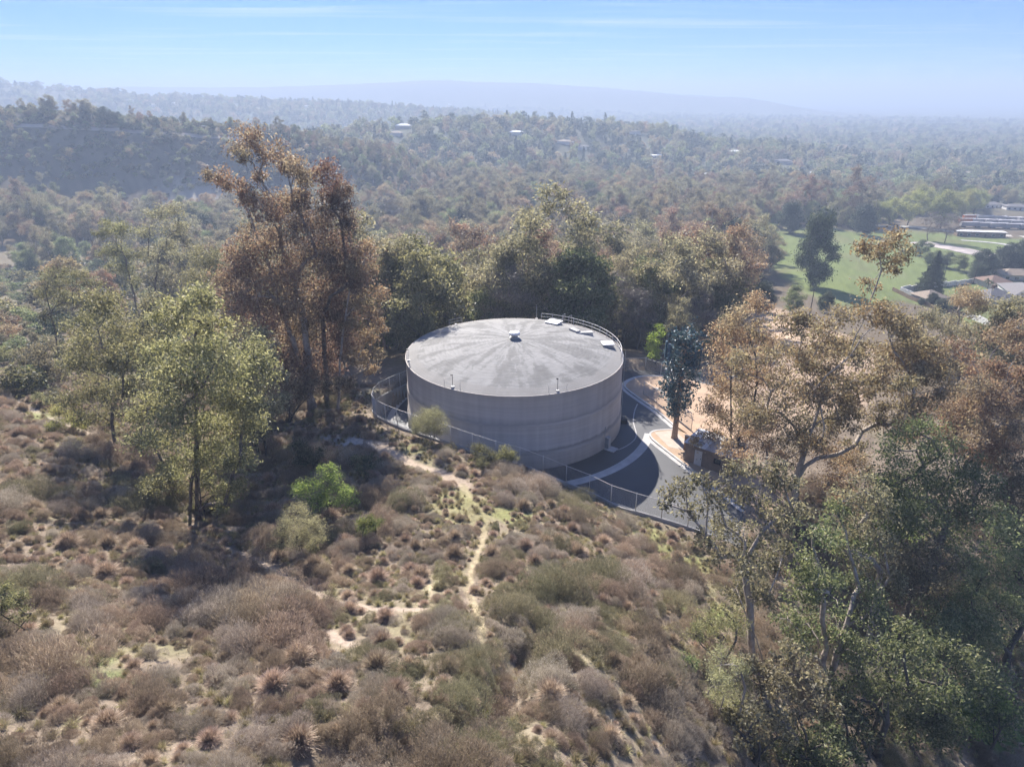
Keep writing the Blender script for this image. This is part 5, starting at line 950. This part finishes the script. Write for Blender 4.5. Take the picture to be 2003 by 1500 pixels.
def pick_kind(X, Y):
    R = np.hypot(X, Y); u = rw.uniform(size=len(X)); out = np.zeros(len(X), int); n = fbm(X / 35, Y / 35, 71) * 1.3
    for i in range(len(X)):
        if X[i] > 0.42 * Y[i] and R[i] > 230: w = (0.22, 0.06, 0.08, 0.08, 0.30, 0.24, 0.02)
        elif R[i] < 330: w = (0.44, 0.16 + 0.3 * max(0, n[i]), 0.18, 0.11, 0.008, 0.08, 0.07)
        else: w = (0.40, 0.10, 0.14, 0.06, 0.08, 0.18, 0.04)
        c = np.cumsum(w) / sum(w); out[i] = int(np.searchsorted(c, u[i]))
    return np.minimum(out, 6)
FL = [(kd, j) for kd in KINDS for j in range(len(PROTO[kd]))]; FIRST = {kd: next(i for i, f in enumerate(FL) if f[0] == kd) for kd in KINDS}
kin1 = pick_kind(X1, Y1); z1 = zfun(X1, Y1); s1 = rw.uniform(0.6, 1.2, len(X1)) * np.where(rw.uniform(size=len(X1)) < 0.15, 1.3, 1)
s1 *= np.where((np.hypot(X1, Y1) < 190) & (X1 < -42), 0.55, 1); s1 *= np.where((np.hypot(X1, Y1) < 130) & (X1 > 20), 0.6, 1)
order = np.argsort(np.hypot(X1, Y1)); order = order[np.abs(np.arctan2(X1[order], Y1[order])) < 0.69]; chosen = set(order[:285].tolist())
WORD = dict(olive='olive-green gum', rust='rust-brown gum', brown='brown-leaved gum', yellow='yellow-green tree', dark='dark green tree', green='green bushy tree', bare='bare grey tree')
def zone_name(x, y):
    px = 1001.5 + F_PX * x / (y * CP + 12)
    if px < 430: return 'on the canyon slope behind the left gums'
    if px < 760: return 'in the wood behind the tall rust group'
    if px < 1010: return 'in the wood just behind the left half of the tank'
    if px < 1260: return 'in the wood just behind the right half of the tank'
    if px < 1500: return 'in the wood above the disguised mast'
    return 'on the slope behind the spreading right-hand eucalyptus'
for i in order[:285]:
    kd = KINDS[kin1[i]]; j = int(rw.integers(len(PROTO[kd]))); zn = zone_name(X1[i], Y1[i])
    place_tree('wood_tree', PROTO[kd][j], (X1[i], Y1[i], z1[i] - 0.2), rw.uniform(0, 6.28), (s1[i] * 1.05, s1[i] * 1.05, s1[i]), WORD[kd] + ' ' + zn, WORD[kd] + 's ' + zn)
rest = np.array([i for i in range(len(X1)) if i not in chosen], int)

def gn_scatter(name, pts, idx, rot, scl, cols, label, cat):
    """one object: a cloud of points, each carrying an instance of a prototype"""
    n = len(pts); me = bpy.data.meshes.new(name); me.vertices.add(n); me.vertices.foreach_set('co', np.asarray(pts, np.float32).ravel())
    for an, typ, d in (('idx', 'INT', idx), ('rot', 'FLOAT', rot)):
        a = me.attributes.new(an, typ, 'POINT'); a.data.foreach_set('value', np.asarray(d, np.int32 if typ == 'INT' else np.float32))
    a = me.attributes.new('scl', 'FLOAT_VECTOR', 'POINT'); a.data.foreach_set('vector', np.asarray(scl, np.float32).ravel()); me.update()
    o = link(name, me); tag(o, label, cat, kind='stuff'); ng = bpy.data.node_groups.new(name, 'GeometryNodeTree')
    ng.interface.new_socket('Geometry', in_out='INPUT', socket_type='NodeSocketGeometry'); ng.interface.new_socket('Geometry', in_out='OUTPUT', socket_type='NodeSocketGeometry')
    N, L = ng.nodes, ng.links; gi, go = N.new('NodeGroupInput'), N.new('NodeGroupOutput'); jn = N.new('GeometryNodeJoinGeometry')
    def attr(nm, typ):
        q = N.new('GeometryNodeInputNamedAttribute'); q.data_type = typ; q.inputs['Name'].default_value = nm; return q.outputs[0]
    ai, ar, as_ = attr('idx', 'INT'), attr('rot', 'FLOAT'), attr('scl', 'FLOAT_VECTOR'); cx_ = N.new('ShaderNodeCombineXYZ'); L.new(ar, cx_.inputs[2])
    for c in cols:
        ci = N.new('GeometryNodeCollectionInfo'); ci.inputs['Collection'].default_value = c; ci.inputs['Separate Children'].default_value = True; ci.inputs['Reset Children'].default_value = True
        ip = N.new('GeometryNodeInstanceOnPoints'); ip.inputs['Pick Instance'].default_value = True
        L.new(gi.outputs[0], ip.inputs['Points']); L.new(ci.outputs[0], ip.inputs['Instance']); L.new(ai, ip.inputs['Instance Index']); L.new(cx_.outputs[0], ip.inputs['Rotation']); L.new(as_, ip.inputs['Scale']); L.new(ip.outputs[0], jn.inputs[0])
    L.new(jn.outputs[0], go.inputs[0]); md = o.modifiers.new('scatter', 'NODES'); md.node_group = ng; return o
def source_collection(name, meshes):
    c = bpy.data.collections.new(name)
    for i, me in enumerate(meshes): c.objects.link(bpy.data.objects.new('%s_%03d' % (name, i), me))
    return c
col_crown = source_collection('crown_source', [PROTO[a][b][1] for a, b in FL]); col_trunk = source_collection('trunk_source', [PROTO[a][b][0] for a, b in FL])
def scatter_mid(name, X, Y, S, kin, label):
    idx = [FIRST[KINDS[k]] + int(rw.integers(len(PROTO[KINDS[k]]))) for k in kin]; z = zfun(X, Y) - 0.3
    gn_scatter(name, np.c_[X, Y, z], idx, rw.uniform(0, 6.28, len(X)), np.c_[S * 1.08, S * 1.08, S], (col_crown, col_trunk), label, 'wood')
X5, Y5 = jitter_grid(112, 330, 7.0, 1.0); t5 = np.arctan2(X5, Y5); k = ((t5 > 0.76) & (rw.uniform(size=len(X5)) < 0.6)) | ((t5 < -0.78) & (rw.uniform(size=len(X5)) < 0.2)); X5, Y5 = X5[k], Y5[k]
scatter_mid('wood', np.r_[X1[rest], X5], np.r_[Y1[rest], Y5], np.r_[s1[rest], rw.uniform(0.5, 1.0, len(X5))], np.r_[kin1[rest], pick_kind(X5, Y5)], 'mixed gum wood covering the slope behind the nearest trees')
dR = pdist(X2, Y2, [tuple(q) for q in RIDGES[0][0][::6, :2]])
scatter_mid('valley_wood', X2, Y2, np.where(dR < 120, 0.55, 1.0) * rw.uniform(0.45, 1.05, len(X2)) * np.where(rw.uniform(size=len(X2)) < 0.12, 1.35, 1), pick_kind(X2, Y2), 'hazy continuous wood filling the valley')
# far prototypes: coarse crowns only
FAR = []
def far_proto(seed, H, cb, R, n, r, leafm, col=False):
    rng = R_(seed)
    if col:
        m = 500; f = rng.uniform(0, 1, m); a = rng.uniform(0, 6.28, m); q = R * (1 - f ** 2) * np.sqrt(rng.uniform(0.4, 1, m)); P = np.stack([q * np.cos(a), q * np.sin(a), f * H], 1); LC = rng.uniform(size=m); V, F = leaf_arrays(rng, P, 1.6, 0.6, -1.0)
        lm = (V, F, np.repeat(LC, 4), np.repeat(rng.uniform(size=m), 4))
    else: _, lm = make_tree(rng, crown_clumps(rng, H, cb, R, n, r), [[(0, 0, 0), (0, 0, H * 0.5)]], 0.3, (1.25, 0.62), 2.2, 0.6, 0.3, k=3)
    me = mesh_np('far_crown', lm[0], lm[1], False, {'c': ('FLOAT', lm[2]), 'v': ('FLOAT', lm[3])}); me.materials.append(M[leafm]); FAR.append(me)
for i, lf in enumerate(('lf_olive', 'lf_olive', 'lf_green', 'lf_green', 'lf_dark', 'lf_dark', 'lf_brown', 'lf_yel')): far_proto(600 + i, 11 + 2 * (i % 3), 1.5, 5.2, 14, 2.3, lf)
far_proto(620, 15, 0, 1.8, 0, 0, 'lf_dark', True); far_proto(621, 19, 0, 2.2, 0, 0, 'lf_dark', True)
col_far = source_collection('far_source', FAR)
def far_idx(n): return np.where(rw.uniform(size=n) < 0.07, rw.integers(8, 10, n), rw.integers(0, 8, n))
S = rw.uniform(0.55, 1.25, len(X3)); gn_scatter('valley_trees', np.c_[X3, Y3, zfun(X3, Y3) - 0.3], far_idx(len(X3)), rw.uniform(0, 6.28, len(X3)), np.c_[S * 1.1, S * 1.1, S], (col_far,), 'hazy suburban trees covering the ridges and plain beyond the wood', 'trees')
S = rw.uniform(0.7, 1.5, len(X4)); gn_scatter('plain_trees', np.c_[X4, Y4, zfun(X4, Y4) - 0.3], far_idx(len(X4)), rw.uniform(0, 6.28, len(X4)), np.c_[S * 1.6, S * 1.6, S], (col_far,), 'faint trees of the far plain fading into haze', 'trees')
XC, YC = jitter_grid(98, 400, 4.0, 0.85); kc = ((XC < -0.42 * YC) | inside(XC, YC, CANYON)) & (rw.uniform(size=len(XC)) < 0.8); XC, YC = XC[kc], YC[kc]; SC = rw.uniform(0.08, 0.26, len(XC)) * np.where(rw.uniform(size=len(XC)) < 0.08, 2, 1)
gn_scatter('canyon_brush', np.c_[XC, YC, zfun(XC, YC) - 0.2], far_idx(len(XC)) % 8, rw.uniform(0, 6.28, len(XC)), np.c_[SC * 1.4, SC * 1.4, SC], (col_far,), 'low grey-green brush covering the canyon floor at left', 'brush')
rx_ = RIDGES[0][0]; jj = rw.integers(0, len(rx_), 3200); XB = rx_[jj, 0] + rw.normal(size=3200) * 40; YB = rx_[jj, 1] + rw.normal(size=3200) * 45 - 15; SB = rw.uniform(0.10, 0.32, 3200) * np.where(rw.uniform(size=3200) < 0.06, 1.8, 1)
gn_scatter('ridge_brush', np.c_[XB, YB, zfun(XB, YB) - 0.2], far_idx(3200) % 8, rw.uniform(0, 6.28, 3200), np.c_[SB * 1.5, SB * 1.5, SB], (col_far,), 'dark low brush covering the hazy left ridge', 'brush')
# trees standing out on the left ridge skyline
for px, py, h, kd in ((98, 226, 36, 'olive'), (106, 227, 30, 'olive'), (140, 225, 32, 'rust'), (158, 228, 34, 'olive'), (178, 230, 38, 'olive'), (168, 232, 26, 'dark'), (205, 236, 30, 'dark'), (222, 240, 26, 'dark'), (45, 224, 12, 'dark'), (238, 243, 20, 'green'), (283, 241, 12, 'dark'), (316, 241, 15, 'dark'), (326, 242, 12, 'dark'), (385, 243, 16, 'dark'), (408, 245, 13, 'dark'), (250, 246, 14, 'dark')):
    b = at_y(px, py, 560); b[2] = gz(b[0], b[1]) - 0.3; me = PROTO[kd][px % 2]; H = me[1].get('H') or max(v.co.z for v in me[1].vertices); s_ = h * 575 / F_PX / H
    place_tree('ridge_tree', me, b, px * 0.1, (s_ * 1.3, s_ * 1.3, s_), {'olive': 'spreading gum silhouetted on the hazy left ridge', 'rust': 'thin gum silhouetted on the hazy left ridge', 'dark': 'dark rounded tree on the hazy left ridge', 'green': 'green tree at the end of the hazy left ridge gums'}[kd], 'trees along the left ridge, ' + kd)

# ------------------------------------------------------------------ BRUSH ON THE SLOPE
def brush_mesh(seed, n, R, H, mat, tw=(0.30, 0.035), lobes=5, up=0.5):
    rng = R_(seed); lb = [(rng.normal() * R * 0.38, rng.normal() * R * 0.38, 0.0, R * rng.uniform(0.5, 0.8), H * rng.uniform(0.7, 1.05)) for _ in range(lobes)]
    P, D, T = [], [], []
    for i in range(n):
        l = lb[int(rng.integers(lobes))]; d = rng.normal(size=3); d[2] = abs(d[2]) * 0.9 + 0.02; d /= np.linalg.norm(d); rr = rng.uniform(0.55, 1.0) ** 0.45
        P.append((l[0] + d[0] * l[3] * rr, l[1] + d[1] * l[3] * rr, d[2] * l[4] * rr)); D.append(d); T.append(rr)
    P, D = np.array(P), np.array(D); d = D + rng.normal(size=(n, 3)) * 0.55; d[:, 2] += up; d /= np.linalg.norm(d, axis=1)[:, None]
    s = np.cross(d, rng.normal(size=(n, 3))); s /= np.linalg.norm(s, axis=1)[:, None]; l = tw[0] * rng.uniform(0.5, 1.5, n); w = tw[1] * rng.uniform(0.6, 1.5, n); lg = rng.uniform(size=n) < 0.22; l = np.where(lg, l * 1.9, l)[:, None]; w = np.where(lg, w * 0.7, w)[:, None]; P = P * (1 + 0.22 * (fbm(P[:, 0] * 3 + seed, P[:, 1] * 3 + P[:, 2] * 2, seed) * 2)[:, None])
    V = np.stack([P - d * l * 0.5, P + s * w / 2, P + d * l * 0.5, P - s * w / 2], 1).reshape(-1, 3); F = np.arange(4 * n).reshape(n, 4)
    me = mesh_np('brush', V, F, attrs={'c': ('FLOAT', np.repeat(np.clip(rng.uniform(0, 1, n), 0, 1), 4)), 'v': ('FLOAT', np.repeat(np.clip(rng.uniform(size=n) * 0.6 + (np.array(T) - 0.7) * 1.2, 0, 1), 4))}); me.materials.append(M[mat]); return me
def tuft_mesh(seed, n, L, mat):
    rng = R_(seed); a = rng.uniform(0, 6.283, n); e = np.clip(rng.normal(1.08, 0.27, n), 0.2, 1.55); l = L * rng.uniform(0.6, 1.15, n); d = np.stack([np.cos(a) * np.cos(e), np.sin(a) * np.cos(e), np.sin(e)], 1); s = np.stack([-np.sin(a), np.cos(a), 0 * a], 1)
    b = rng.normal(size=(n, 3)) * 0.10 * L; b[:, 2] = 0; w = 0.0075 * rng.uniform(0.7, 1.6, n)[:, None]; m = b + d * (l * 0.55)[:, None]; t = b + d * (l * 0.95)[:, None]; t[:, 2] -= l * 0.34 * np.cos(e); t += rng.normal(size=t.shape) * 0.06 * L
    V = np.stack([b - s * w, b + s * w, m + s * w * 1.3, m - s * w * 1.3, m - s * w * 1.3, m + s * w * 1.3, t + s * w * 0.5, t - s * w * 0.5], 1).reshape(-1, 3); F = np.arange(8 * n).reshape(-1, 4)
    me = mesh_np('tuft', V, F, attrs={'c': ('FLOAT', np.repeat(rng.uniform(size=n), 8)), 'v': ('FLOAT', np.repeat(rng.uniform(size=n), 8))}); me.materials.append(M[mat]); return me
BR = [brush_mesh(700 + i, 6500, 1.0, 0.85, 'br_brown', (0.15, 0.014)) for i in range(4)] + [brush_mesh(710 + i, 6500, 1.0, 0.8, 'br_grey', (0.17, 0.013), 6) for i in range(3)] + [brush_mesh(720 + i, 6000, 1.0, 0.85, 'br_green', (0.12, 0.018), 5) for i in range(3)]
BR += [brush_mesh(750, 12000, 1.0, 0.85, 'br_brown', (0.085, 0.0085), 7), brush_mesh(751, 12000, 1.0, 0.8, 'br_grey', (0.095, 0.008), 8), brush_mesh(752, 11000, 1.0, 0.85, 'br_green', (0.075, 0.011), 7)]
TU = [tuft_mesh(730 + i, 2300, 1.0, 'br_tan') for i in range(3)]
BRW = ['rounded brown brush mound'] * 4 + ['twiggy grey brush mound'] * 3 + ['grey-green sage bush'] * 3 + ['wide brown brush thicket', 'wide pale grey brush thicket', 'wide grey-green sage thicket']
rb = R_(950)
def slope_points(n, dmin, r1=95, sparse=True):
    pts = []; grid = {}; tries = 0; N = 90000; X, Y = rb.uniform(-75, 66, N), rb.uniform(13, r1, N); k0 = np.abs(X) < 14 + 0.85 * Y; X, Y = X[k0], Y[k0]; N = len(X)
    k = ~inside(X, Y, pad_poly) & (pdist(X, Y, pad_poly + pad_poly[:1]) > 0.9) & ~inside(X, Y, DIRT)
    for pl, w, c in TRAILS: k &= pdist(X, Y, pl) > w + (0.35 if sparse else 0.0)
    for c, r_, col in GREENS if sparse else (): k &= ~((np.hypot(X - c[0], Y - c[1]) < r_ * 0.85) & (rb.uniform(size=N) < 0.93))
    right = X > 12 + 0.22 * (Y - 20); k &= ~(right & (rb.uniform(size=N) < 0.3)); k &= ~((Y > 72) & (X > 15))
    for x, y in zip(X[k], Y[k]):
        c = (int(x // dmin), int(y // dmin))
        if any(math.hypot(x - p[0], y - p[1]) < dmin for i in (-1, 0, 1) for j in (-1, 0, 1) for p in grid.get((c[0] + i, c[1] + j), ())): continue
        grid.setdefault(c, []).append((x, y)); pts.append((x, y))
        if len(pts) >= n: break
    return np.array(pts)
BP = slope_points(4200, 0.70); bz = zfun(BP[:, 0], BP[:, 1]); nb = fbm(BP[:, 0] / 8, BP[:, 1] / 8, 83)
bsz = np.clip(rb.lognormal(-0.48, 0.50, len(BP)), 0.22, 1.7) * (1 + 0.5 * np.clip(fbm(BP[:, 0] / 7, BP[:, 1] / 7, 15) * 3, -0.5, 1)) * 1.0
dw = pdist(BP[:, 0], BP[:, 1], [tuple(p) for p in wall_line[::3, :2]]); bsz *= np.clip(dw / 4.5, 0.28, 1); bsz *= np.where((BP[:, 1] < 44) & (rb.uniform(size=len(BP)) < 0.09), 1.55, 1.0); kp = np.ones(len(BP), bool)
for pl, w, c in TRAILS: kp &= pdist(BP[:, 0], BP[:, 1], pl) > w * 0.8 + bsz * 0.75
BP, bz, nb, bsz = BP[kp], bz[kp], nb[kp], bsz[kp]
bk = np.where(nb + rb.normal(size=len(BP)) * 0.14 > 0.17, rb.integers(7, 10, len(BP)), np.where(rb.uniform(size=len(BP)) < 0.42, rb.integers(4, 7, len(BP)), rb.integers(0, 4, len(BP))))
bk = np.where(bsz > 1.05, 10 + (bk >= 4) + (bk >= 7), bk)
dist = np.sqrt(BP[:, 0] ** 2 + BP[:, 1] ** 2 + (CAM_Z - bz) ** 2); show = bsz / dist
pxx = 1001.5 + F_PX * BP[:, 0] / (BP[:, 1] * CP + (CAM_Z - bz) * SP); pyy = 750 - F_PX * (BP[:, 1] * SP - (CAM_Z - bz) * CP) / (BP[:, 1] * CP + (CAM_Z - bz) * SP)
vis = (pxx > 5) & (pxx < 1420) & (pyy < 1500); rank = np.argsort(-show * vis)[:290]; rset = set(rank.tolist())
def slope_zone(px, py):
    a = 'left' if px < 420 else 'middle' if px < 900 else 'right'
    b = 'along the bottom edge' if py > 1330 else 'across the lower slope' if py > 1130 else 'below the tank fence' if a != 'left' else 'under the left gums'
    return b + (' at ' + a if a != 'middle' else ' at centre')
for i in rank:
    s_ = bsz[i]; o = link('brush_mound', BR[bk[i]], None, None, (BP[i, 0], BP[i, 1], bz[i] - 0.08)); o.rotation_euler[2] = rb.uniform(0, 6.28); o.scale = (s_ * rb.uniform(0.9, 1.25), s_ * rb.uniform(0.9, 1.25), s_ * rb.uniform(1.0, 1.5))
    zn = slope_zone(pxx[i], pyy[i]); tag(o, BRW[bk[i]] + ' ' + zn, 'shrub', BRW[bk[i]] + ' group ' + zn, 'thing')
rest = np.array([i for i in range(len(BP)) if i not in rset], int); col_br = source_collection('brush_source', BR)
gn_scatter('brush_cover', np.c_[BP[rest], bz[rest] - 0.08], bk[rest], rb.uniform(0, 6.28, len(rest)), np.c_[bsz[rest] * 1.05, bsz[rest] * 1.05, bsz[rest] * rb.uniform(0.9, 1.4, len(rest))], (col_br,), 'low dry brush filling the hillside between the larger mounds', 'brush')
TP = slope_points(620, 1.3, 88); tz = zfun(TP[:, 0], TP[:, 1]); tn = fbm(TP[:, 0] / 9, TP[:, 1] / 9, 87); kk = tn > -0.12; TP, tz = TP[kk], tz[kk]
tpx = 1001.5 + F_PX * TP[:, 0] / (TP[:, 1] * CP + (CAM_Z - tz) * SP); tpy = 750 - F_PX * (TP[:, 1] * SP - (CAM_Z - tz) * CP) / (TP[:, 1] * CP + (CAM_Z - tz) * SP)
tv = (tpx > 5) & (tpx < 1380) & (tpy < 1495); TP, tz, tpx, tpy = TP[tv], tz[tv], tpx[tv], tpy[tv]
for i in range(min(len(TP), 290)):
    s_ = rb.uniform(0.55, 1.3); o = link('fountain_grass', TU[i % 3], None, None, (TP[i, 0], TP[i, 1], tz[i] - 0.03)); o.rotation_euler[2] = rb.uniform(0, 6.28); o.scale = (s_, s_, s_); zn = slope_zone(tpx[i], tpy[i]); tag(o, 'arching tan fountain grass tuft ' + zn, 'grass tuft', 'fountain grass tufts ' + zn, 'thing')
GP = slope_points(9000, 0.42, 92, False); gzz = zfun(GP[:, 0], GP[:, 1]); gs = rb.uniform(0.22, 0.6, len(GP)); col_tu = source_collection('tuft_source', TU + [tuft_mesh(740 + i, 260, 1.0, 'grass') for i in range(3)])
gn_scatter('dry_grass_tufts', np.c_[GP, gzz - 0.03], np.where(rb.uniform(size=len(GP)) < 0.25, rb.integers(0, 3, len(GP)), rb.integers(3, 6, len(GP))), rb.uniform(0, 6.28, len(GP)), np.c_[gs * 1.25, gs * 1.25, gs], (col_tu,), 'small dry grass tufts covering the soil between the brush', 'grass')
# leafy green shrubs singled out in the photograph
for nm, lab, bp, cl, mt, lf, sd_ in (('green_shrub', 'large glossy dark green bush on the shaded slope below the grove', (642, 1012), [(600, 955, 22), (640, 945, 24), (670, 962, 20), (620, 985, 24), (655, 985, 24), (685, 985, 14), (640, 922, 16)], 'lf_vivid', (0.16, 0.07), 1), ('sage_shrub', 'large pale sage-green bush in front of the dark green one', (590, 1092), [(580, 1002, 24), (555, 1030, 22), (610, 1030, 24), (580, 1052, 26), (615, 1065, 20), (550, 1062, 20)], 'lf_sage', (0.12, 0.045), 2), ('yellow_shrub', 'bright yellow-green rounded bush at the centre of the slope', (722, 1055), [(715, 1015, 16), (735, 1024, 15), (700, 1030, 15), (722, 1035, 16)], 'lf_willow', (0.14, 0.05), 3),
        ('green_shrub', 'yellow-green bush against the fence in front of the tank', (945, 916), [(940, 882, 16), (957, 895, 15), (930, 896, 13), (945, 904, 14)], 'lf_yel', (0.15, 0.06), 4), ('green_shrub', 'smaller rusty green bush just right of the fence bush', (996, 910), [(990, 885, 13), (1005, 893, 12), (978, 890, 11), (992, 898, 11)], 'lf_yel', (0.15, 0.06), 5), ('yellow_shrub', 'mustard and green bush cut by the left edge', (18, 1240), [(8, 1160, 20), (36, 1175, 18), (15, 1198, 22), (42, 1205, 16), (0, 1220, 20)], 'lf_yel', (0.12, 0.05), 6),
        ('green_shrub', 'light green bush at the foot of the olive gum', (140, 852), [(115, 810, 18), (145, 824, 16), (105, 830, 14), (165, 832, 12)], 'lf_willow', (0.18, 0.06), 7), ('green_shrub', 'dark green shrub in shade right of the yellow-green gum', (600, 925), [(590, 880, 18), (615, 890, 18), (575, 900, 15), (605, 905, 16)], 'lf_dark', (0.17, 0.07), 8), ('green_shrub', 'dark shrub beside the pale bare ground near the grove', (715, 930), [(700, 900, 16), (725, 905, 16), (712, 918, 14)], 'lf_dark', (0.17, 0.07), 9), ('green_shrub', 'green bush on the right bank under the olive gum', (1345, 1320), [(1340, 1285, 15), (1355, 1300, 14), (1332, 1305, 12)], 'lf_green', (0.12, 0.06), 10), ('yellow_shrub', 'small yellow bush on the far left slope edge', (8, 715), [(0, 690, 14), (14, 698, 12)], 'lf_yel', (0.2, 0.08), 11), ('green_shrub', 'small leafy green sprig in the dark hollow at bottom centre', (952, 1408), [(950, 1395, 9), (956, 1400, 8)], 'lf_willow', (0.09, 0.04), 12)):
    o = hero(nm, lab, bp, cl, M[mt], M['bark_dark'], 800 + sd_, 0.9, 0.05, None, 3, lf, 2.8, 1.6, droop=-0.3); o['category'] = 'shrub'
# loose dry grass and litter between the plants
def ground_grass():
    rng = R_(960); N = 70000; X, Y = rng.uniform(-72, 60, N), rng.uniform(12, 90, N); k0 = np.abs(X) < 14 + 0.85 * Y; X, Y = X[k0], Y[k0]; k = ~inside(X, Y, pad_poly) & ((fbm(X / 2, Y / 2, 5) > -0.1))
    for pl, w, c in TRAILS: k &= pdist(X, Y, pl) > w * 0.7
    X, Y = X[k], Y[k]; n = len(X); P = np.c_[X, Y, zfun(X, Y) - 0.02]; d = rng.normal(size=(n, 3)) * 0.5; d[:, 2] = 0.35 + np.abs(d[:, 2]); d /= np.linalg.norm(d, axis=1)[:, None]; s = np.cross(d, rng.normal(size=(n, 3))); s /= np.linalg.norm(s, axis=1)[:, None]
    l = rng.uniform(0.12, 0.42, n)[:, None]; w = rng.uniform(0.012, 0.035, n)[:, None]; V = np.stack([P, P + d * l * 0.4 + s * w, P + d * l, P + d * l * 0.4 - s * w], 1).reshape(-1, 3)
    c = np.clip(fbm(X / 6, Y / 6, 31) * 2 + 0.25 + rng.normal(size=n) * 0.15, 0, 1)
    o = link('dry_grass', mesh_np('dry_grass', V, np.arange(4 * n).reshape(n, 4), attrs={'c': ('FLOAT', np.repeat(c, 4)), 'v': ('FLOAT', np.repeat(rng.uniform(size=n), 4))}), M['grass']); tag(o, 'sparse dry grass and litter over the hillside soil', 'grass', kind='stuff')
ground_grass()

# ------------------------------------------------------------------ HAZE
def haze():
    hm = bpy.data.materials.new('haze'); hm.use_nodes = True; nt = hm.node_tree; nt.nodes.clear(); out = nt.nodes.new('ShaderNodeOutputMaterial'); v = nt.nodes.new('ShaderNodeVolumePrincipled')
    v.inputs['Color'].default_value = (0.57, 0.69, 0.87, 1); v.inputs['Density'].default_value = HAZE_DENSITY; v.inputs['Anisotropy'].default_value = 0.12
    nt.links.new(v.outputs[0], out.inputs['Volume'])
    o = MB().box((0, 7600, 0), (34000, 18000, 284)).build('haze', hm); tag(o, 'pale blue morning haze thickening towards the horizon', 'haze', kind='stuff')
haze()
